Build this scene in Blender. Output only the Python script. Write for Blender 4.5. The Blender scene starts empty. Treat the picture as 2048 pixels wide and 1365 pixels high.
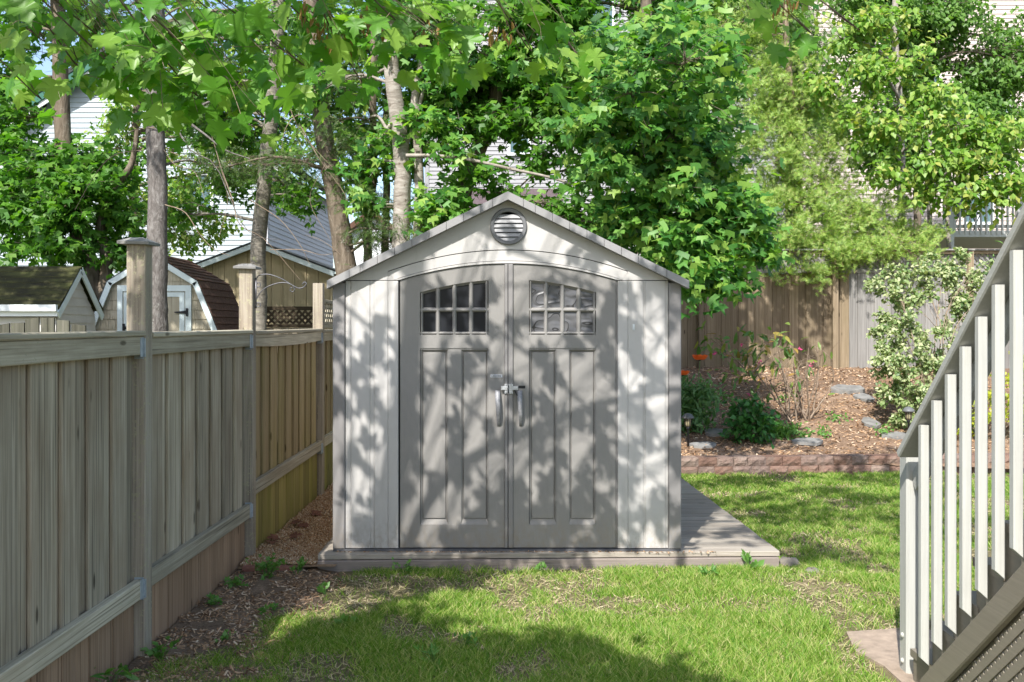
import bpy, math, random
import numpy as np
from mathutils import Matrix, Vector

random.seed(7)
rng = np.random.default_rng(7)
R = math.radians
scene = bpy.context.scene
COL = scene.collection

# ------------------------------------------------------------------ camera
F = 1950.0            # focal length in pixels of the 2048 px wide photograph
CAMH = 1.65
HX, HY = 1024.0, 655.0
cam_d = bpy.data.cameras.new('camera')
cam = bpy.data.objects.new('camera', cam_d)
COL.objects.link(cam)
cam.location = (0, 0, CAMH)
cam.rotation_euler = (R(90), 0, 0)
cam_d.sensor_width = 36.0
cam_d.lens = 36.0 * F / 2048.0
cam_d.shift_y = -(682.5 - HY) / 2048.0
cam_d.clip_start = 0.05
cam_d.clip_end = 2000
scene.camera = cam

# ------------------------------------------------------------------ light
SUN_AZ, SUN_EL = 20.0, 46.0         # the sun stands behind the camera, 20 degrees to its left
world = bpy.data.worlds.new('World')
scene.world = world
world.use_nodes = True
wn = world.node_tree.nodes; wl = world.node_tree.links
bgn = wn['Background']
sky = wn.new('ShaderNodeTexSky')
sky.sky_type = 'NISHITA'
sky.sun_disc = False
sky.sun_elevation = R(SUN_EL)
sky.sun_rotation = R(180 + SUN_AZ)
sky.air_density = 1.0
sky.dust_density = 1.6
sky.ozone_density = 1.0
wl.new(sky.outputs[0], bgn.inputs[0])
bgn.inputs[1].default_value = 0.132
sun_d = bpy.data.lights.new('sun', 'SUN')
sun_d.energy = 4.05
sun_d.angle = R(0.53)
sun_d.color = (1.0, 0.965, 0.91)
sun = bpy.data.objects.new('sun', sun_d)
COL.objects.link(sun)
TO_SUN = Vector((-math.sin(R(SUN_AZ)) * math.cos(R(SUN_EL)), -math.cos(R(SUN_AZ)) * math.cos(R(SUN_EL)), math.sin(R(SUN_EL))))
sun.rotation_euler = TO_SUN.to_track_quat('Z', 'Y').to_euler()
sun.location = (-6, -12, 14)
scene.view_settings.view_transform = 'Standard'
scene.view_settings.look = 'None'
scene.view_settings.exposure = 1.08
scene.view_settings.gamma = 1.0
scene.view_settings.use_curve_mapping = False
scene.render.engine = 'CYCLES'
scene.cycles.max_bounces = 6
scene.cycles.diffuse_bounces = 3
scene.cycles.glossy_bounces = 2
scene.cycles.transmission_bounces = 4
scene.cycles.transparent_max_bounces = 6
scene.cycles.use_denoising = True

# ------------------------------------------------------------------ helpers
def P(px, py, Y):
    """pixel of the photograph at distance Y -> point"""
    return Vector(((px - HX) * Y / F, Y, CAMH - (py - HY) * Y / F))
def PX(px, Y): return (px - HX) * Y / F
def PZ(py, Y): return CAMH - (py - HY) * Y / F

def lin(r, g, b):
    f = lambda c: (c / 255 / 12.92) if c / 255 <= 0.04045 else ((c / 255 + 0.055) / 1.055) ** 2.4
    return (f(r), f(g), f(b), 1)

def mesh_np(name, V, Fc):
    """V (n,3) array, Fc (m,k) array of equal-sized faces"""
    me = bpy.data.meshes.new(name)
    V = np.asarray(V, dtype=np.float32); Fc = np.asarray(Fc, dtype=np.int32)
    m, k = Fc.shape
    me.vertices.add(len(V)); me.vertices.foreach_set('co', V.ravel())
    me.loops.add(m * k); me.loops.foreach_set('vertex_index', Fc.ravel())
    me.polygons.add(m)
    me.polygons.foreach_set('loop_start', np.arange(0, m * k, k, dtype=np.int32))
    me.polygons.foreach_set('loop_total', np.full(m, k, dtype=np.int32))
    me.update(calc_edges=True)
    return me

def put(o, parent=None):
    COL.objects.link(o)
    if parent is not None:
        o.parent = parent
        o.matrix_parent_inverse = WM[parent.name].inverted()
    WM[o.name] = o.matrix_basis.copy() if parent is None else WM[parent.name] @ o.matrix_parent_inverse @ o.matrix_basis
    return o
WM = {}

def obj(name, me, mat, parent=None, smooth=False, kind=None):
    o = bpy.data.objects.new(name, me)
    if mat is not None and not me.materials:
        me.materials.append(mat)
    if smooth:
        me.polygons.foreach_set('use_smooth', [True] * len(me.polygons))
    put(o, parent)
    if kind: o['kind'] = kind
    return o

def thing(name, label, cat, loc=(0, 0, 0), group=None):
    o = bpy.data.objects.new(name, None)
    o.empty_display_size = 0.1
    o.location = loc
    o.matrix_basis = Matrix.Translation(Vector(loc))
    put(o)
    tag(o, label, cat, group)
    return o

def tag(o, label, cat, group=None):
    o['label'] = label; o['category'] = cat
    if group: o['group'] = group
    return o

class MB:
    def __init__(s): s.v = []; s.f = []
    def add(s, vs, fs):
        n = len(s.v); s.v += [tuple(v) for v in vs]; s.f += [tuple(i + n for i in f) for f in fs]; return s
    def box(s, x0, x1, y0, y1, z0, z1):
        return s.add([(x0,y0,z0),(x1,y0,z0),(x1,y1,z0),(x0,y1,z0),(x0,y0,z1),(x1,y0,z1),(x1,y1,z1),(x0,y1,z1)],
                     [(0,3,2,1),(4,5,6,7),(0,1,5,4),(1,2,6,5),(2,3,7,6),(3,0,4,7)])
    def extrude(s, poly, o, u, v, d):
        """polygon (list of 2d) in frame o,u,v extruded along vector d"""
        o, u, v, d = Vector(o), Vector(u), Vector(v), Vector(d)
        a = [o + u * p[0] + v * p[1] for p in poly]; b = [p + d for p in a]; n = len(poly)
        fs = [tuple(range(n - 1, -1, -1)), tuple(range(n, 2 * n))] + [(i, (i + 1) % n, n + (i + 1) % n, n + i) for i in range(n)]
        return s.add(a + b, fs)
    def cbar(s, p0, p1, w, h, side=(1, 0, 0), c=0.004):
        """chamfered bar from p0 to p1, w across 'side', h across the other"""
        p0, p1 = Vector(p0), Vector(p1); d = p1 - p0
        a = Vector(side).normalized(); b = d.cross(a).normalized()
        w, h = w / 2, h / 2
        poly = [(-w+c,-h),(w-c,-h),(w,-h+c),(w,h-c),(w-c,h),(-w+c,h),(-w,h-c),(-w,-h+c)]
        return s.extrude(poly, p0, a, b, d)
    def tube(s, pts, rad, n=8, cap=True):
        V, Fq = tube_np(pts, rad, n)
        k = len(s.v); s.v += [tuple(v) for v in V]; s.f += [tuple(int(i) + k for i in f) for f in Fq]
        if cap:
            m = len(pts)
            s.f.append(tuple(k + i for i in range(n - 1, -1, -1))); s.f.append(tuple(k + (m - 1) * n + i for i in range(n)))
        return s
    def lathe(s, prof, c, n=16, axis='z'):
        """profile of (r, h)"""
        c = Vector(c); k = len(s.v)
        for r, h in prof:
            for i in range(n):
                a = 2 * math.pi * i / n
                p = (r * math.cos(a), r * math.sin(a), h) if axis == 'z' else (r * math.cos(a), h, r * math.sin(a))
                s.v.append(tuple(c + Vector(p)))
        for j in range(len(prof) - 1):
            for i in range(n):
                s.f.append((k + j*n + i, k + j*n + (i+1) % n, k + (j+1)*n + (i+1) % n, k + (j+1)*n + i))
        s.f.append(tuple(k + i for i in range(n - 1, -1, -1)))
        s.f.append(tuple(k + (len(prof) - 1) * n + i for i in range(n)))
        return s
    def mesh(s, name):
        me = bpy.data.meshes.new(name); me.from_pydata(s.v, [], s.f); me.update(); return me
    def build(s, name, mat, parent=None, smooth=False, kind=None):
        return obj(name, s.mesh(name), mat, parent, smooth, kind)

def tube_np(pts, rad, n=8):
    pts = np.asarray([tuple(p) for p in pts], dtype=float); m = len(pts)
    rad = np.broadcast_to(np.asarray(rad, dtype=float), (m,))
    t = np.gradient(pts, axis=0); t /= np.linalg.norm(t, axis=1)[:, None] + 1e-9
    ref = np.array([0.3, 1, 0.2]) if abs(t[0][1]) < 0.9 else np.array([1, 0, 0.2])
    a = np.cross(t, ref); a /= np.linalg.norm(a, axis=1)[:, None] + 1e-9
    b = np.cross(t, a)
    ang = np.linspace(0, 2 * np.pi, n, endpoint=False)
    V = pts[:, None, :] + rad[:, None, None] * (np.cos(ang)[None, :, None] * a[:, None, :] + np.sin(ang)[None, :, None] * b[:, None, :])
    i = np.arange(n); j = np.arange(m - 1)[:, None]
    Fq = np.stack([j * n + i, j * n + (i + 1) % n, (j + 1) * n + (i + 1) % n, (j + 1) * n + i], axis=-1).reshape(-1, 4)
    return V.reshape(-1, 3), Fq

def spline(pts, n):
    """Catmull-Rom through pts"""
    p = np.asarray([tuple(q) for q in pts], dtype=float)
    if len(p) < 3:
        t = np.linspace(0, 1, n)[:, None]; return p[0] * (1 - t) + p[-1] * t
    p = np.vstack([2 * p[0] - p[1], p, 2 * p[-1] - p[-2]])
    u = np.linspace(0, len(p) - 3 - 1e-6, n); i = u.astype(int); t = (u - i)[:, None]
    a, b, c, d = p[i], p[i+1], p[i+2], p[i+3]
    return 0.5 * (2*b + (c-a)*t + (2*a-5*b+4*c-d)*t*t + (3*b-a-3*c+d)*t**3)

def unit(v): return v / (np.linalg.norm(v, axis=-1, keepdims=True) + 1e-9)

def scatter(Tv, Tf, pos, tip, nrm, sc):
    """copies of a small template: y of the template runs along tip, z along nrm"""
    y = unit(tip); x = unit(np.cross(y, nrm)); z = np.cross(x, y)
    sc = np.asarray(sc)[:, None, None] if np.ndim(sc) == 1 else np.asarray(sc)[:, None, :]
    t = Tv[None, :, :] * sc
    V = pos[:, None, :] + t[..., 0:1] * x[:, None, :] + t[..., 1:2] * y[:, None, :] + t[..., 2:3] * z[:, None, :]
    n = len(pos); k = len(Tv)
    Fc = Tf[None, :, :] + (np.arange(n) * k)[:, None, None]
    return V.reshape(-1, 3), Fc.reshape(-1, Tf.shape[1])

def vnoise(x, y, seed=0):
    """smooth value noise, numpy"""
    r = np.random.default_rng(seed).random((64, 64))
    xi = np.floor(x).astype(int); yi = np.floor(y).astype(int)
    u = x - xi; v = y - yi; u = u*u*(3-2*u); v = v*v*(3-2*v)
    g = lambda a, b: r[a % 64, b % 64]
    return (g(xi,yi)*(1-u) + g(xi+1,yi)*u)*(1-v) + (g(xi,yi+1)*(1-u) + g(xi+1,yi+1)*u)*v

# ------------------------------------------------------------------ materials
class Mat:
    def __init__(s, name):
        s.m = bpy.data.materials.new(name); s.m.use_nodes = True
        s.t = s.m.node_tree; s.b = s.t.nodes['Principled BSDF']; s.out = s.t.nodes['Material Output']
    def n(s, typ, **kw):
        nd = s.t.nodes.new('ShaderNode' + typ)
        for k, v in kw.items():
            if k in nd.inputs: s.set(nd.inputs[k], v)
            else: setattr(nd, k, v)
        return nd
    def set(s, inp, v):
        if hasattr(v, 'links'): s.t.links.new(v, inp)
        elif hasattr(v, 'outputs'): s.t.links.new(v.outputs[0], inp)
        else: inp.default_value = v
    def coords(s, scale, rnd=True, kind='Object'):
        tc = s.n('TexCoord'); src = tc.outputs[kind]
        if rnd:
            oi = s.n('ObjectInfo'); mu = s.n('Math', operation='MULTIPLY'); s.set(mu.inputs[0], oi.outputs['Random']); mu.inputs[1].default_value = 61.0
            ad = s.n('VectorMath', operation='ADD'); s.set(ad.inputs[0], src); s.set(ad.inputs[1], mu); src = ad.outputs[0]
        mp = s.n('Mapping'); s.set(mp.inputs['Vector'], src); mp.inputs['Scale'].default_value = scale
        return mp.outputs[0]
    def noise(s, vec, scale=1.0, detail=4.0, rough=0.55, out=0, dist=0.0):
        nd = s.n('TexNoise'); s.set(nd.inputs['Vector'], vec)
        nd.inputs['Scale'].default_value = scale; nd.inputs['Detail'].default_value = detail
        nd.inputs['Roughness'].default_value = rough; nd.inputs['Distortion'].default_value = dist
        return nd.outputs[out]
    def ramp(s, fac, stops, interp='LINEAR'):
        r = s.n('ValToRGB'); s.set(r.inputs[0], fac); cr = r.color_ramp; cr.interpolation = interp
        while len(cr.elements) < len(stops): cr.elements.new(0.5)
        for e, (p, c) in zip(cr.elements, stops):
            e.position = p; e.color = c if not isinstance(c, (int, float)) else (c, c, c, 1)
        return r.outputs[0]
    def mix(s, fac, a, b, mode='MIX'):
        m = s.n('Mix', data_type='RGBA', blend_type=mode)
        s.set(m.inputs[0], fac); s.set(m.inputs[6], a); s.set(m.inputs[7], b); return m.outputs[2]
    def bump(s, h, strength=0.3, dist=0.01):
        b = s.n('Bump'); s.set(b.inputs['Height'], h); b.inputs['Strength'].default_value = strength; b.inputs['Distance'].default_value = dist
        s.set(s.b.inputs['Normal'], b.outputs[0]); return b
    def base(s, c, rough=0.7, spec=0.3):
        s.set(s.b.inputs['Base Color'], c); s.set(s.b.inputs['Roughness'], rough); s.b.inputs['Specular IOR Level'].default_value = spec
        return s

def mat_plain(name, c, rough=0.6, metal=0.0, vary=0.12, scale=8, spec=0.3, bump=0.0):
    M = Mat(name); v = M.coords((scale,) * 3)
    n = M.noise(v, 1, 5, 0.6)
    lo = tuple(x * (1 - vary) for x in c[:3]) + (1,); hi = tuple(min(1, x * (1 + vary)) for x in c[:3]) + (1,)
    M.base(M.ramp(n, [(0.3, lo), (0.7, hi)]), rough, spec); M.b.inputs['Metallic'].default_value = metal
    if bump: M.bump(M.noise(v, 6, 4), bump, 0.004)
    return M.m

def mat_wood(name, dark, mid, light, axis='z', stain=None, stain_amt=0.5, knots=True, rough=0.85, lichen=None, lich_th=0.62, per_board=0.25):
    M = Mat(name)
    ax = {'x': 0, 'y': 1, 'z': 2}[axis]
    sc = [38.0] * 3; sc[ax] = 1.1
    v = M.coords(tuple(sc))
    g = M.noise(v, 1.0, 8, 0.62, dist=0.6)
    sc2 = [130.0] * 3; sc2[ax] = 2.5
    g2 = M.noise(M.coords(tuple(sc2)), 1.0, 3, 0.6)
    col = M.ramp(g, [(0.25, dark), (0.5, mid), (0.75, light)])
    col = M.mix(0.35, col, M.ramp(g2, [(0.3, dark), (0.7, light)]))
    sc3 = [75.0] * 3; sc3[ax] = 0.55
    g3 = M.noise(M.coords(tuple(sc3)), 1.0, 2, 0.5)
    col = M.mix(M.ramp(g3, [(0.30, 0.75), (0.40, 0.0)]), col, tuple(x * 0.6 for x in dark[:3]) + (1,))
    if knots:
        ks = [7.0] * 3; ks[ax] = 2.2
        vo = M.n('TexVoronoi'); M.set(vo.inputs['Vector'], M.coords(tuple(ks))); vo.inputs['Scale'].default_value = 1.0
        kf = M.ramp(vo.outputs['Distance'], [(0.0, 1.0), (0.055, 0.9), (0.10, 0.0)])
        col = M.mix(kf, col, tuple(x * 0.55 for x in dark[:3]) + (1,))
    if stain:
        big = M.noise(M.coords((2.2, 2.2, 1.2)), 1.0, 5, 0.6)
        f = M.ramp(big, [(0.42, 0.0), (0.72, stain_amt)])
        col = M.mix(f, col, stain)
    if lichen:
        ln = M.noise(M.coords((55, 55, 55)), 1.0, 5, 0.7)
        col = M.mix(M.ramp(ln, [(lich_th, 0.0), (lich_th + 0.05, 0.8)]), col, lichen)
    oi = M.n('ObjectInfo')
    hs = M.n('HueSaturation'); M.set(hs.inputs['Color'], col)
    mr = M.n('MapRange'); M.set(mr.inputs[0], oi.outputs['Random']); mr.inputs[3].default_value = 1 - per_board; mr.inputs[4].default_value = 1 + per_board
    M.set(hs.inputs['Value'], mr.outputs[0])
    M.base(hs.outputs[0], rough, 0.2)
    M.bump(M.mix(0.5, g, g2), 0.5, 0.004)
    return M.m

def mat_leaf(name, cols, trans=0.4, tr_tint=(1.5, 1.7, 0.5), rough=0.45, spec=0.35, island=True):
    """cols: ramp of leaf colours, picked leaf by leaf"""
    M = Mat(name)
    if island: fac = M.n('NewGeometry').outputs['Random Per Island']
    else: fac = M.n('ObjectInfo').outputs['Random']
    st = [(i / max(1, len(cols) - 1), c) for i, c in enumerate(cols)]
    col = M.ramp(fac, st)
    M.base(col, rough, spec)
    tr = M.n('BsdfTranslucent')
    tint = M.mix(1.0, col, tr_tint + (1,), 'MULTIPLY')
    M.set(tr.inputs['Color'], tint)
    mx = M.n('MixShader'); mx.inputs[0].default_value = trans
    M.t.links.new(M.b.outputs[0], mx.inputs[1]); M.t.links.new(tr.outputs[0], mx.inputs[2])
    M.t.links.new(mx.outputs[0], M.out.inputs['Surface'])
    return M.m

def mat_bark(name, dark, mid, light, patch=None, vs=(16, 16, 3.5), patch_th=0.6, bump=0.9):
    M = Mat(name)
    n = M.noise(M.coords(vs), 1.0, 7, 0.65, dist=0.8)
    col = M.ramp(n, [(0.28, dark), (0.5, mid), (0.72, light)])
    if patch:
        p = M.noise(M.coords((9, 9, 9)), 1.0, 6, 0.7)
        col = M.mix(M.ramp(p, [(patch_th, 0.0), (patch_th + 0.06, 0.85)]), col, patch)
    M.base(col, 0.9, 0.15); M.bump(n, bump, 0.02)
    return M.m

# --- wood
FENCE = mat_wood('weathered_fence_board', (0.12,0.10,0.07,1), (0.39,0.335,0.245,1), (0.60,0.535,0.42,1), 'z', stain=(0.25,0.185,0.12,1), stain_amt=0.75, per_board=0.25)
FENCE_MOSS = mat_wood('mossy_fence_board', (0.18,0.13,0.065,1), (0.36,0.28,0.155,1), (0.48,0.39,0.24,1), 'z', stain=(0.25,0.23,0.07,1), stain_amt=0.55, per_board=0.15)
FENCE_MOSS_LOW = mat_wood('green_stained_fence_board', (0.17,0.14,0.04,1), (0.30,0.26,0.09,1), (0.40,0.34,0.15,1), 'z', stain=(0.24,0.24,0.045,1), stain_amt=0.6)
FENCE_SKIRT = mat_wood('brown_skirt_board', (0.19,0.12,0.07,1), (0.33,0.215,0.135,1), (0.43,0.30,0.205,1), 'z', per_board=0.15)
RAIL_W = mat_wood('weathered_rail', (0.20,0.17,0.12,1), (0.44,0.39,0.29,1), (0.62,0.57,0.45,1), 'y', stain=(0.22,0.19,0.13,1), stain_amt=0.35, lichen=(0.34,0.33,0.24,1), lich_th=0.6)
POST_W = mat_wood('weathered_post', (0.15,0.12,0.09,1), (0.35,0.30,0.235,1), (0.50,0.45,0.37,1), 'z', stain=(0.12,0.09,0.07,1), stain_amt=0.7, lichen=(0.36,0.34,0.22,1), lich_th=0.56, per_board=0.06)
OLDFENCE = mat_wood('old_dark_board', (0.05,0.05,0.035,1), (0.10,0.10,0.075,1), (0.16,0.15,0.12,1), 'z', lichen=(0.12,0.15,0.06,1))
BACKF = mat_wood('back_fence_board', (0.13,0.095,0.06,1), (0.23,0.175,0.115,1), (0.31,0.25,0.18,1), 'z', stain=(0.12,0.10,0.05,1), stain_amt=0.4)
BACKF_G = mat_wood('grey_back_fence_board', (0.13,0.125,0.115,1), (0.22,0.21,0.20,1), (0.30,0.29,0.275,1), 'z')
LATT_B = mat_wood('brown_lattice', (0.035,0.025,0.015,1), (0.06,0.045,0.03,1), (0.09,0.07,0.045,1), 'x', knots=False)
DECKW = mat_wood('deck_plank', (0.17,0.14,0.11,1), (0.27,0.235,0.195,1), (0.42,0.385,0.33,1), 'x', stain=(0.36,0.33,0.28,1), stain_amt=0.6, per_board=0.15)
DECKF = mat_wood('deck_fascia', (0.20,0.165,0.14,1), (0.29,0.245,0.215,1), (0.36,0.31,0.28,1), 'x', stain=(0.19,0.155,0.135,1), stain_amt=0.5, knots=False)
def mat_paintwood(name, c, crack, axis='z', vary=0.08, rough=0.6):
    M = Mat(name); ax = {'x':0,'y':1,'z':2}[axis]
    s1 = [90.0]*3; s1[ax] = 2.2
    g = M.noise(M.coords(tuple(s1)), 1.0, 4, 0.6, dist=0.5)
    s2 = [30.0]*3; s2[ax] = 0.9
    c2 = M.noise(M.coords(tuple(s2)), 1.0, 6, 0.65, dist=0.4)
    col = M.ramp(g, [(0.3, tuple(x*(1-vary) for x in c[:3])+(1,)), (0.7, tuple(min(1,x*(1+vary)) for x in c[:3])+(1,))])
    col = M.mix(M.ramp(c2, [(0.27, 0.85), (0.315, 0.0)]), col, crack)
    dirt = M.noise(M.coords((3,3,3)), 1.0, 6, 0.7)
    col = M.mix(M.ramp(dirt, [(0.5,0.0),(0.8,0.35)]), col, tuple(x*0.7 for x in c[:3])+(1,))
    M.base(col, rough, 0.3); M.bump(M.mix(0.4, g, c2), 0.35, 0.003)
    return M.m
RAILPAINT = mat_paintwood('pale_grey_rail_paint', (0.42,0.42,0.385,1), (0.20,0.19,0.16,1))
RAILPAINT_Y = mat_paintwood('pale_grey_rail_paint_along', (0.40,0.395,0.36,1), (0.20,0.19,0.16,1), 'y')
STRINGER = mat_paintwood('taupe_stair_paint', (0.21,0.185,0.145,1), (0.12,0.10,0.08,1), 'y')
# --- shed
def mat_plastic(name, c, grain=0.25, dirt=0.0):
    M = Mat(name)
    w = M.noise(M.coords((60, 60, 2.0), rnd=False), 1.0, 4, 0.55, dist=1.6)
    f = M.noise(M.coords((300, 300, 300), rnd=False), 1.0, 2, 0.5)
    big = M.noise(M.coords((1.7, 1.7, 2.6), rnd=False), 1.0, 5, 0.6)
    d = M.noise(M.coords((14, 14, 3.0), rnd=False), 1.0, 6, 0.7)
    lo = tuple(x * 0.94 for x in c[:3]) + (1,); hi = tuple(min(1, x * 1.05) for x in c[:3]) + (1,)
    col = M.ramp(big, [(0.3, lo), (0.7, hi)])
    if dirt: col = M.mix(M.ramp(d, [(0.55, 0.0), (0.8, dirt)]), col, (c[0]*0.5, c[1]*0.48, c[2]*0.42, 1))
    sep = M.n('SeparateXYZ'); M.set(sep.inputs[0], M.n('TexCoord').outputs['Object'])
    mr = M.n('MapRange'); M.set(mr.inputs[0], sep.outputs[2]); mr.inputs[1].default_value = 0.38; mr.inputs[2].default_value = 0.12; mr.inputs[3].default_value = 0.0; mr.inputs[4].default_value = 1.0
    sp = M.noise(M.coords((22, 22, 13), rnd=False), 1.0, 6, 0.75)
    mu = M.n('Math', operation='MULTIPLY'); M.set(mu.inputs[0], mr.outputs[0]); M.set(mu.inputs[1], M.ramp(sp, [(0.42, 0.0), (0.68, 0.75)]))
    col = M.mix(mu.outputs[0], col, (0.24, 0.19, 0.13, 1))
    M.base(col, 0.55, 0.3)
    M.bump(M.mix(0.25, w, f), grain, 0.004)
    return M.m
SHED_B = mat_plastic('shed_beige_panel', (0.465,0.448,0.43,1), 0.22, 0.25)
SHED_G = mat_plastic('shed_grey_door', (0.238,0.227,0.214,1), 0.4, 0.25)
SHED_T = mat_plastic('shed_corner_trim', (0.22,0.21,0.205,1), 0.25, 0.2)
SHED_R = mat_plastic('shed_roof_edge', (0.27,0.265,0.265,1), 0.3, 0.3)
SHED_D = mat_plain('shed_dark_gap', (0.02,0.02,0.02,1), 0.8)
SHED_SILL = mat_plain('shed_dark_sill', (0.10,0.10,0.105,1), 0.6, scale=20)
VENT_R = mat_plain('vent_grey_ring', (0.16,0.162,0.17,1), 0.5)
VENT_S = mat_plain('vent_slat_grey', (0.30,0.30,0.31,1), 0.5)
HANDLE = mat_plain('worn_aluminium_handle', (0.24,0.24,0.25,1), 0.55, 0.3, 0.3, 60, 0.4, 0.2)
STEEL = mat_plain('galvanised_steel', (0.42,0.43,0.44,1), 0.45, 0.6, 0.25, 60)
BRACK = mat_plain('zinc_bracket', (0.36,0.41,0.45,1), 0.5, 0.4, 0.2, 40)
IRON = mat_plain('grey_wrought_iron', (0.12,0.12,0.13,1), 0.45, 0.6, 0.3, 60)
BLACK = mat_plain('black_iron', (0.015,0.015,0.017,1), 0.5)
WHITEP = mat_plain('white_paint', (0.72,0.75,0.76,1), 0.5, vary=0.05, scale=5)
TRIMW = mat_plain('pale_blue_white_trim', (0.60,0.68,0.68,1), 0.55, vary=0.08, scale=6)
PLATE = mat_plain('white_plate', (0.48,0.49,0.52,1), 0.4)
PLATE_T = mat_plain('dark_lettering', (0.03,0.03,0.04,1), 0.5)
def mat_pane(name, c, rough, wavy=0.0):
    M = Mat(name)
    M.base(c, rough, 0.22 if wavy else 0.05)
    if wavy:
        w = M.n('TexNoise'); M.set(w.inputs['Vector'], M.coords((5, 5, 9), rnd=False)); w.inputs['Scale'].default_value = 1.0; w.inputs['Detail'].default_value = 1.0
        sn = M.n('Math', operation='SINE'); mu = M.n('Math', operation='MULTIPLY'); M.set(mu.inputs[0], w.outputs[0]); mu.inputs[1].default_value = 34.0; M.set(sn.inputs[0], mu)
        f = M.ramp(sn.outputs[0], [(0.0, 0.0), (0.92, 0.0), (0.985, 1.0)])
        M.set(M.b.inputs['Base Color'], M.mix(f, c, (c[0]*0.25, c[1]*0.25, c[2]*0.25, 1)))
        M.bump(sn.outputs[0], 0.35, 0.01)
    else:
        n = M.noise(M.coords((14, 14, 30), rnd=False), 1.0, 6, 0.7)
        M.set(M.b.inputs['Roughness'], M.ramp(n, [(0.3, rough * 0.5), (0.8, rough * 2.2)]))
    return M.m
PANE_D = mat_pane('dark_dusty_pane', (0.022,0.024,0.028,1), 0.10)
PANE_L = mat_pane('wavy_lined_pane', (0.105,0.105,0.11,1), 0.25, 1.0)
GLASS = mat_pane('house_window_glass', (0.10,0.16,0.18,1), 0.06)
# --- houses
SIDE_W = mat_plain('white_blue_siding', (0.35,0.40,0.43,1), 0.55, vary=0.05, scale=2)
SIDE_W2 = mat_plain('lilac_white_siding', (0.58,0.58,0.62,1), 0.55, vary=0.04, scale=2)
SIDE_R = mat_plain('grey_white_siding', (0.28,0.28,0.29,1), 0.55, vary=0.05, scale=2)
SIDE_P = mat_plain('pale_pinkish_siding', (0.50,0.43,0.39,1), 0.55, vary=0.05, scale=2)
SIDE_L = mat_plain('little_shed_siding', (0.50,0.48,0.44,1), 0.6, vary=0.08, scale=5)
GREENF = mat_plain('dark_green_fascia', (0.03,0.115,0.085,1), 0.5)
ROOF_DK = mat_plain('dark_roof', (0.045,0.05,0.05,1), 0.9, vary=0.4, scale=30)
ROOF_BR = mat_plain('brown_shingle', (0.105,0.055,0.038,1), 0.9, vary=0.5, scale=35, bump=0.5)
def mat_moss():
    M = Mat('mossy_shingle'); v = M.coords((3, 9, 9)); n = M.noise(v, 1, 6, 0.65)
    f = M.noise(M.coords((60, 60, 60)), 1, 4, 0.7)
    c = M.ramp(n, [(0.3, (0.022,0.021,0.016,1)), (0.5, (0.042,0.042,0.02,1)), (0.7, (0.08,0.085,0.03,1))])
    c = M.mix(M.ramp(f, [(0.66, 0.0), (0.7, 0.8)]), c, (0.32,0.27,0.10,1))
    M.base(c, 0.95, 0.1); M.bump(f, 0.6, 0.01); return M.m
MOSSROOF = mat_moss()
PURPLE = mat_plain('mauve_roof', (0.10,0.075,0.08,1), 0.9, vary=0.2, scale=20)
SHAKE = mat_wood('cedar_shake_tan', (0.30,0.26,0.185,1), (0.40,0.36,0.265,1), (0.48,0.44,0.34,1), 'z', knots=False, per_board=0.12)
TANP = mat_wood('tan_plywood_panel', (0.30,0.24,0.14,1), (0.37,0.305,0.185,1), (0.42,0.35,0.23,1), 'z', knots=False, per_board=0.05)
CONCRETE = mat_plain('pale_concrete', (0.30,0.235,0.18,1), 0.9, vary=0.25, scale=14, bump=0.5)
SLATE = mat_plain('blue_grey_slate', (0.20,0.195,0.185,1), 0.8, vary=0.3, scale=9, bump=0.4)
ROCK = mat_plain('grey_rock', (0.20,0.18,0.15,1), 0.9, vary=0.35, scale=12, bump=0.6)
def mat_block():
    M = Mat('split_face_block')
    n = M.noise(M.coords((30,30,30)), 1, 6, 0.7); b = M.noise(M.coords((7,7,7)), 1, 3, 0.5)
    oi = M.n('ObjectInfo')
    c1 = M.ramp(oi.outputs['Random'], [(0.0, (0.19,0.115,0.085,1)), (0.4, (0.245,0.16,0.125,1)), (0.75, (0.22,0.165,0.14,1)), (1.0, (0.29,0.22,0.18,1))])
    c = M.mix(M.ramp(n, [(0.35, 0.55), (0.62, 0.0)]), c1, (0.14,0.085,0.07,1))
    c = M.mix(M.ramp(b, [(0.5, 0.0), (0.75, 0.5)]), c, (0.27,0.225,0.19,1))
    M.base(c, 0.95, 0.1); M.bump(n, 1.0, 0.02); return M.m
BLOCK = mat_block()
# --- ground
def mat_ground(name, cols, s1=3, s2=40, bump=0.6):
    M = Mat(name)
    a = M.noise(M.coords((s1,)*3, rnd=False), 1, 6, 0.65); b = M.noise(M.coords((s2,)*3, rnd=False), 1, 5, 0.7)
    c = M.ramp(a, [(0.3, cols[0]), (0.55, cols[1]), (0.75, cols[2])])
    c = M.mix(0.45, c, M.ramp(b, [(0.3, cols[0]), (0.7, cols[2])]))
    M.base(c, 0.95, 0.08); M.bump(b, bump, 0.02); return M.m
SOIL = mat_ground('lawn_soil', [(0.07,0.07,0.03,1), (0.13,0.12,0.055,1), (0.28,0.22,0.14,1)])
MULCHG = mat_ground('mulch_soil', [(0.08,0.055,0.038,1), (0.20,0.145,0.10,1), (0.42,0.31,0.22,1)], 5, 60, 0.9)
GARDEN = mat_ground('garden_soil', [(0.06,0.036,0.024,1), (0.20,0.13,0.085,1), (0.42,0.30,0.215,1)], 1.1, 45, 0.8)
GRAVELG = mat_ground('gravel_bed', [(0.20,0.12,0.065,1), (0.32,0.21,0.13,1), (0.44,0.33,0.22,1)], 6, 80, 0.8)
FAR = mat_ground('yard_ground', [(0.06,0.07,0.03,1), (0.09,0.10,0.04,1), (0.13,0.12,0.06,1)], 0.6, 8)
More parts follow.
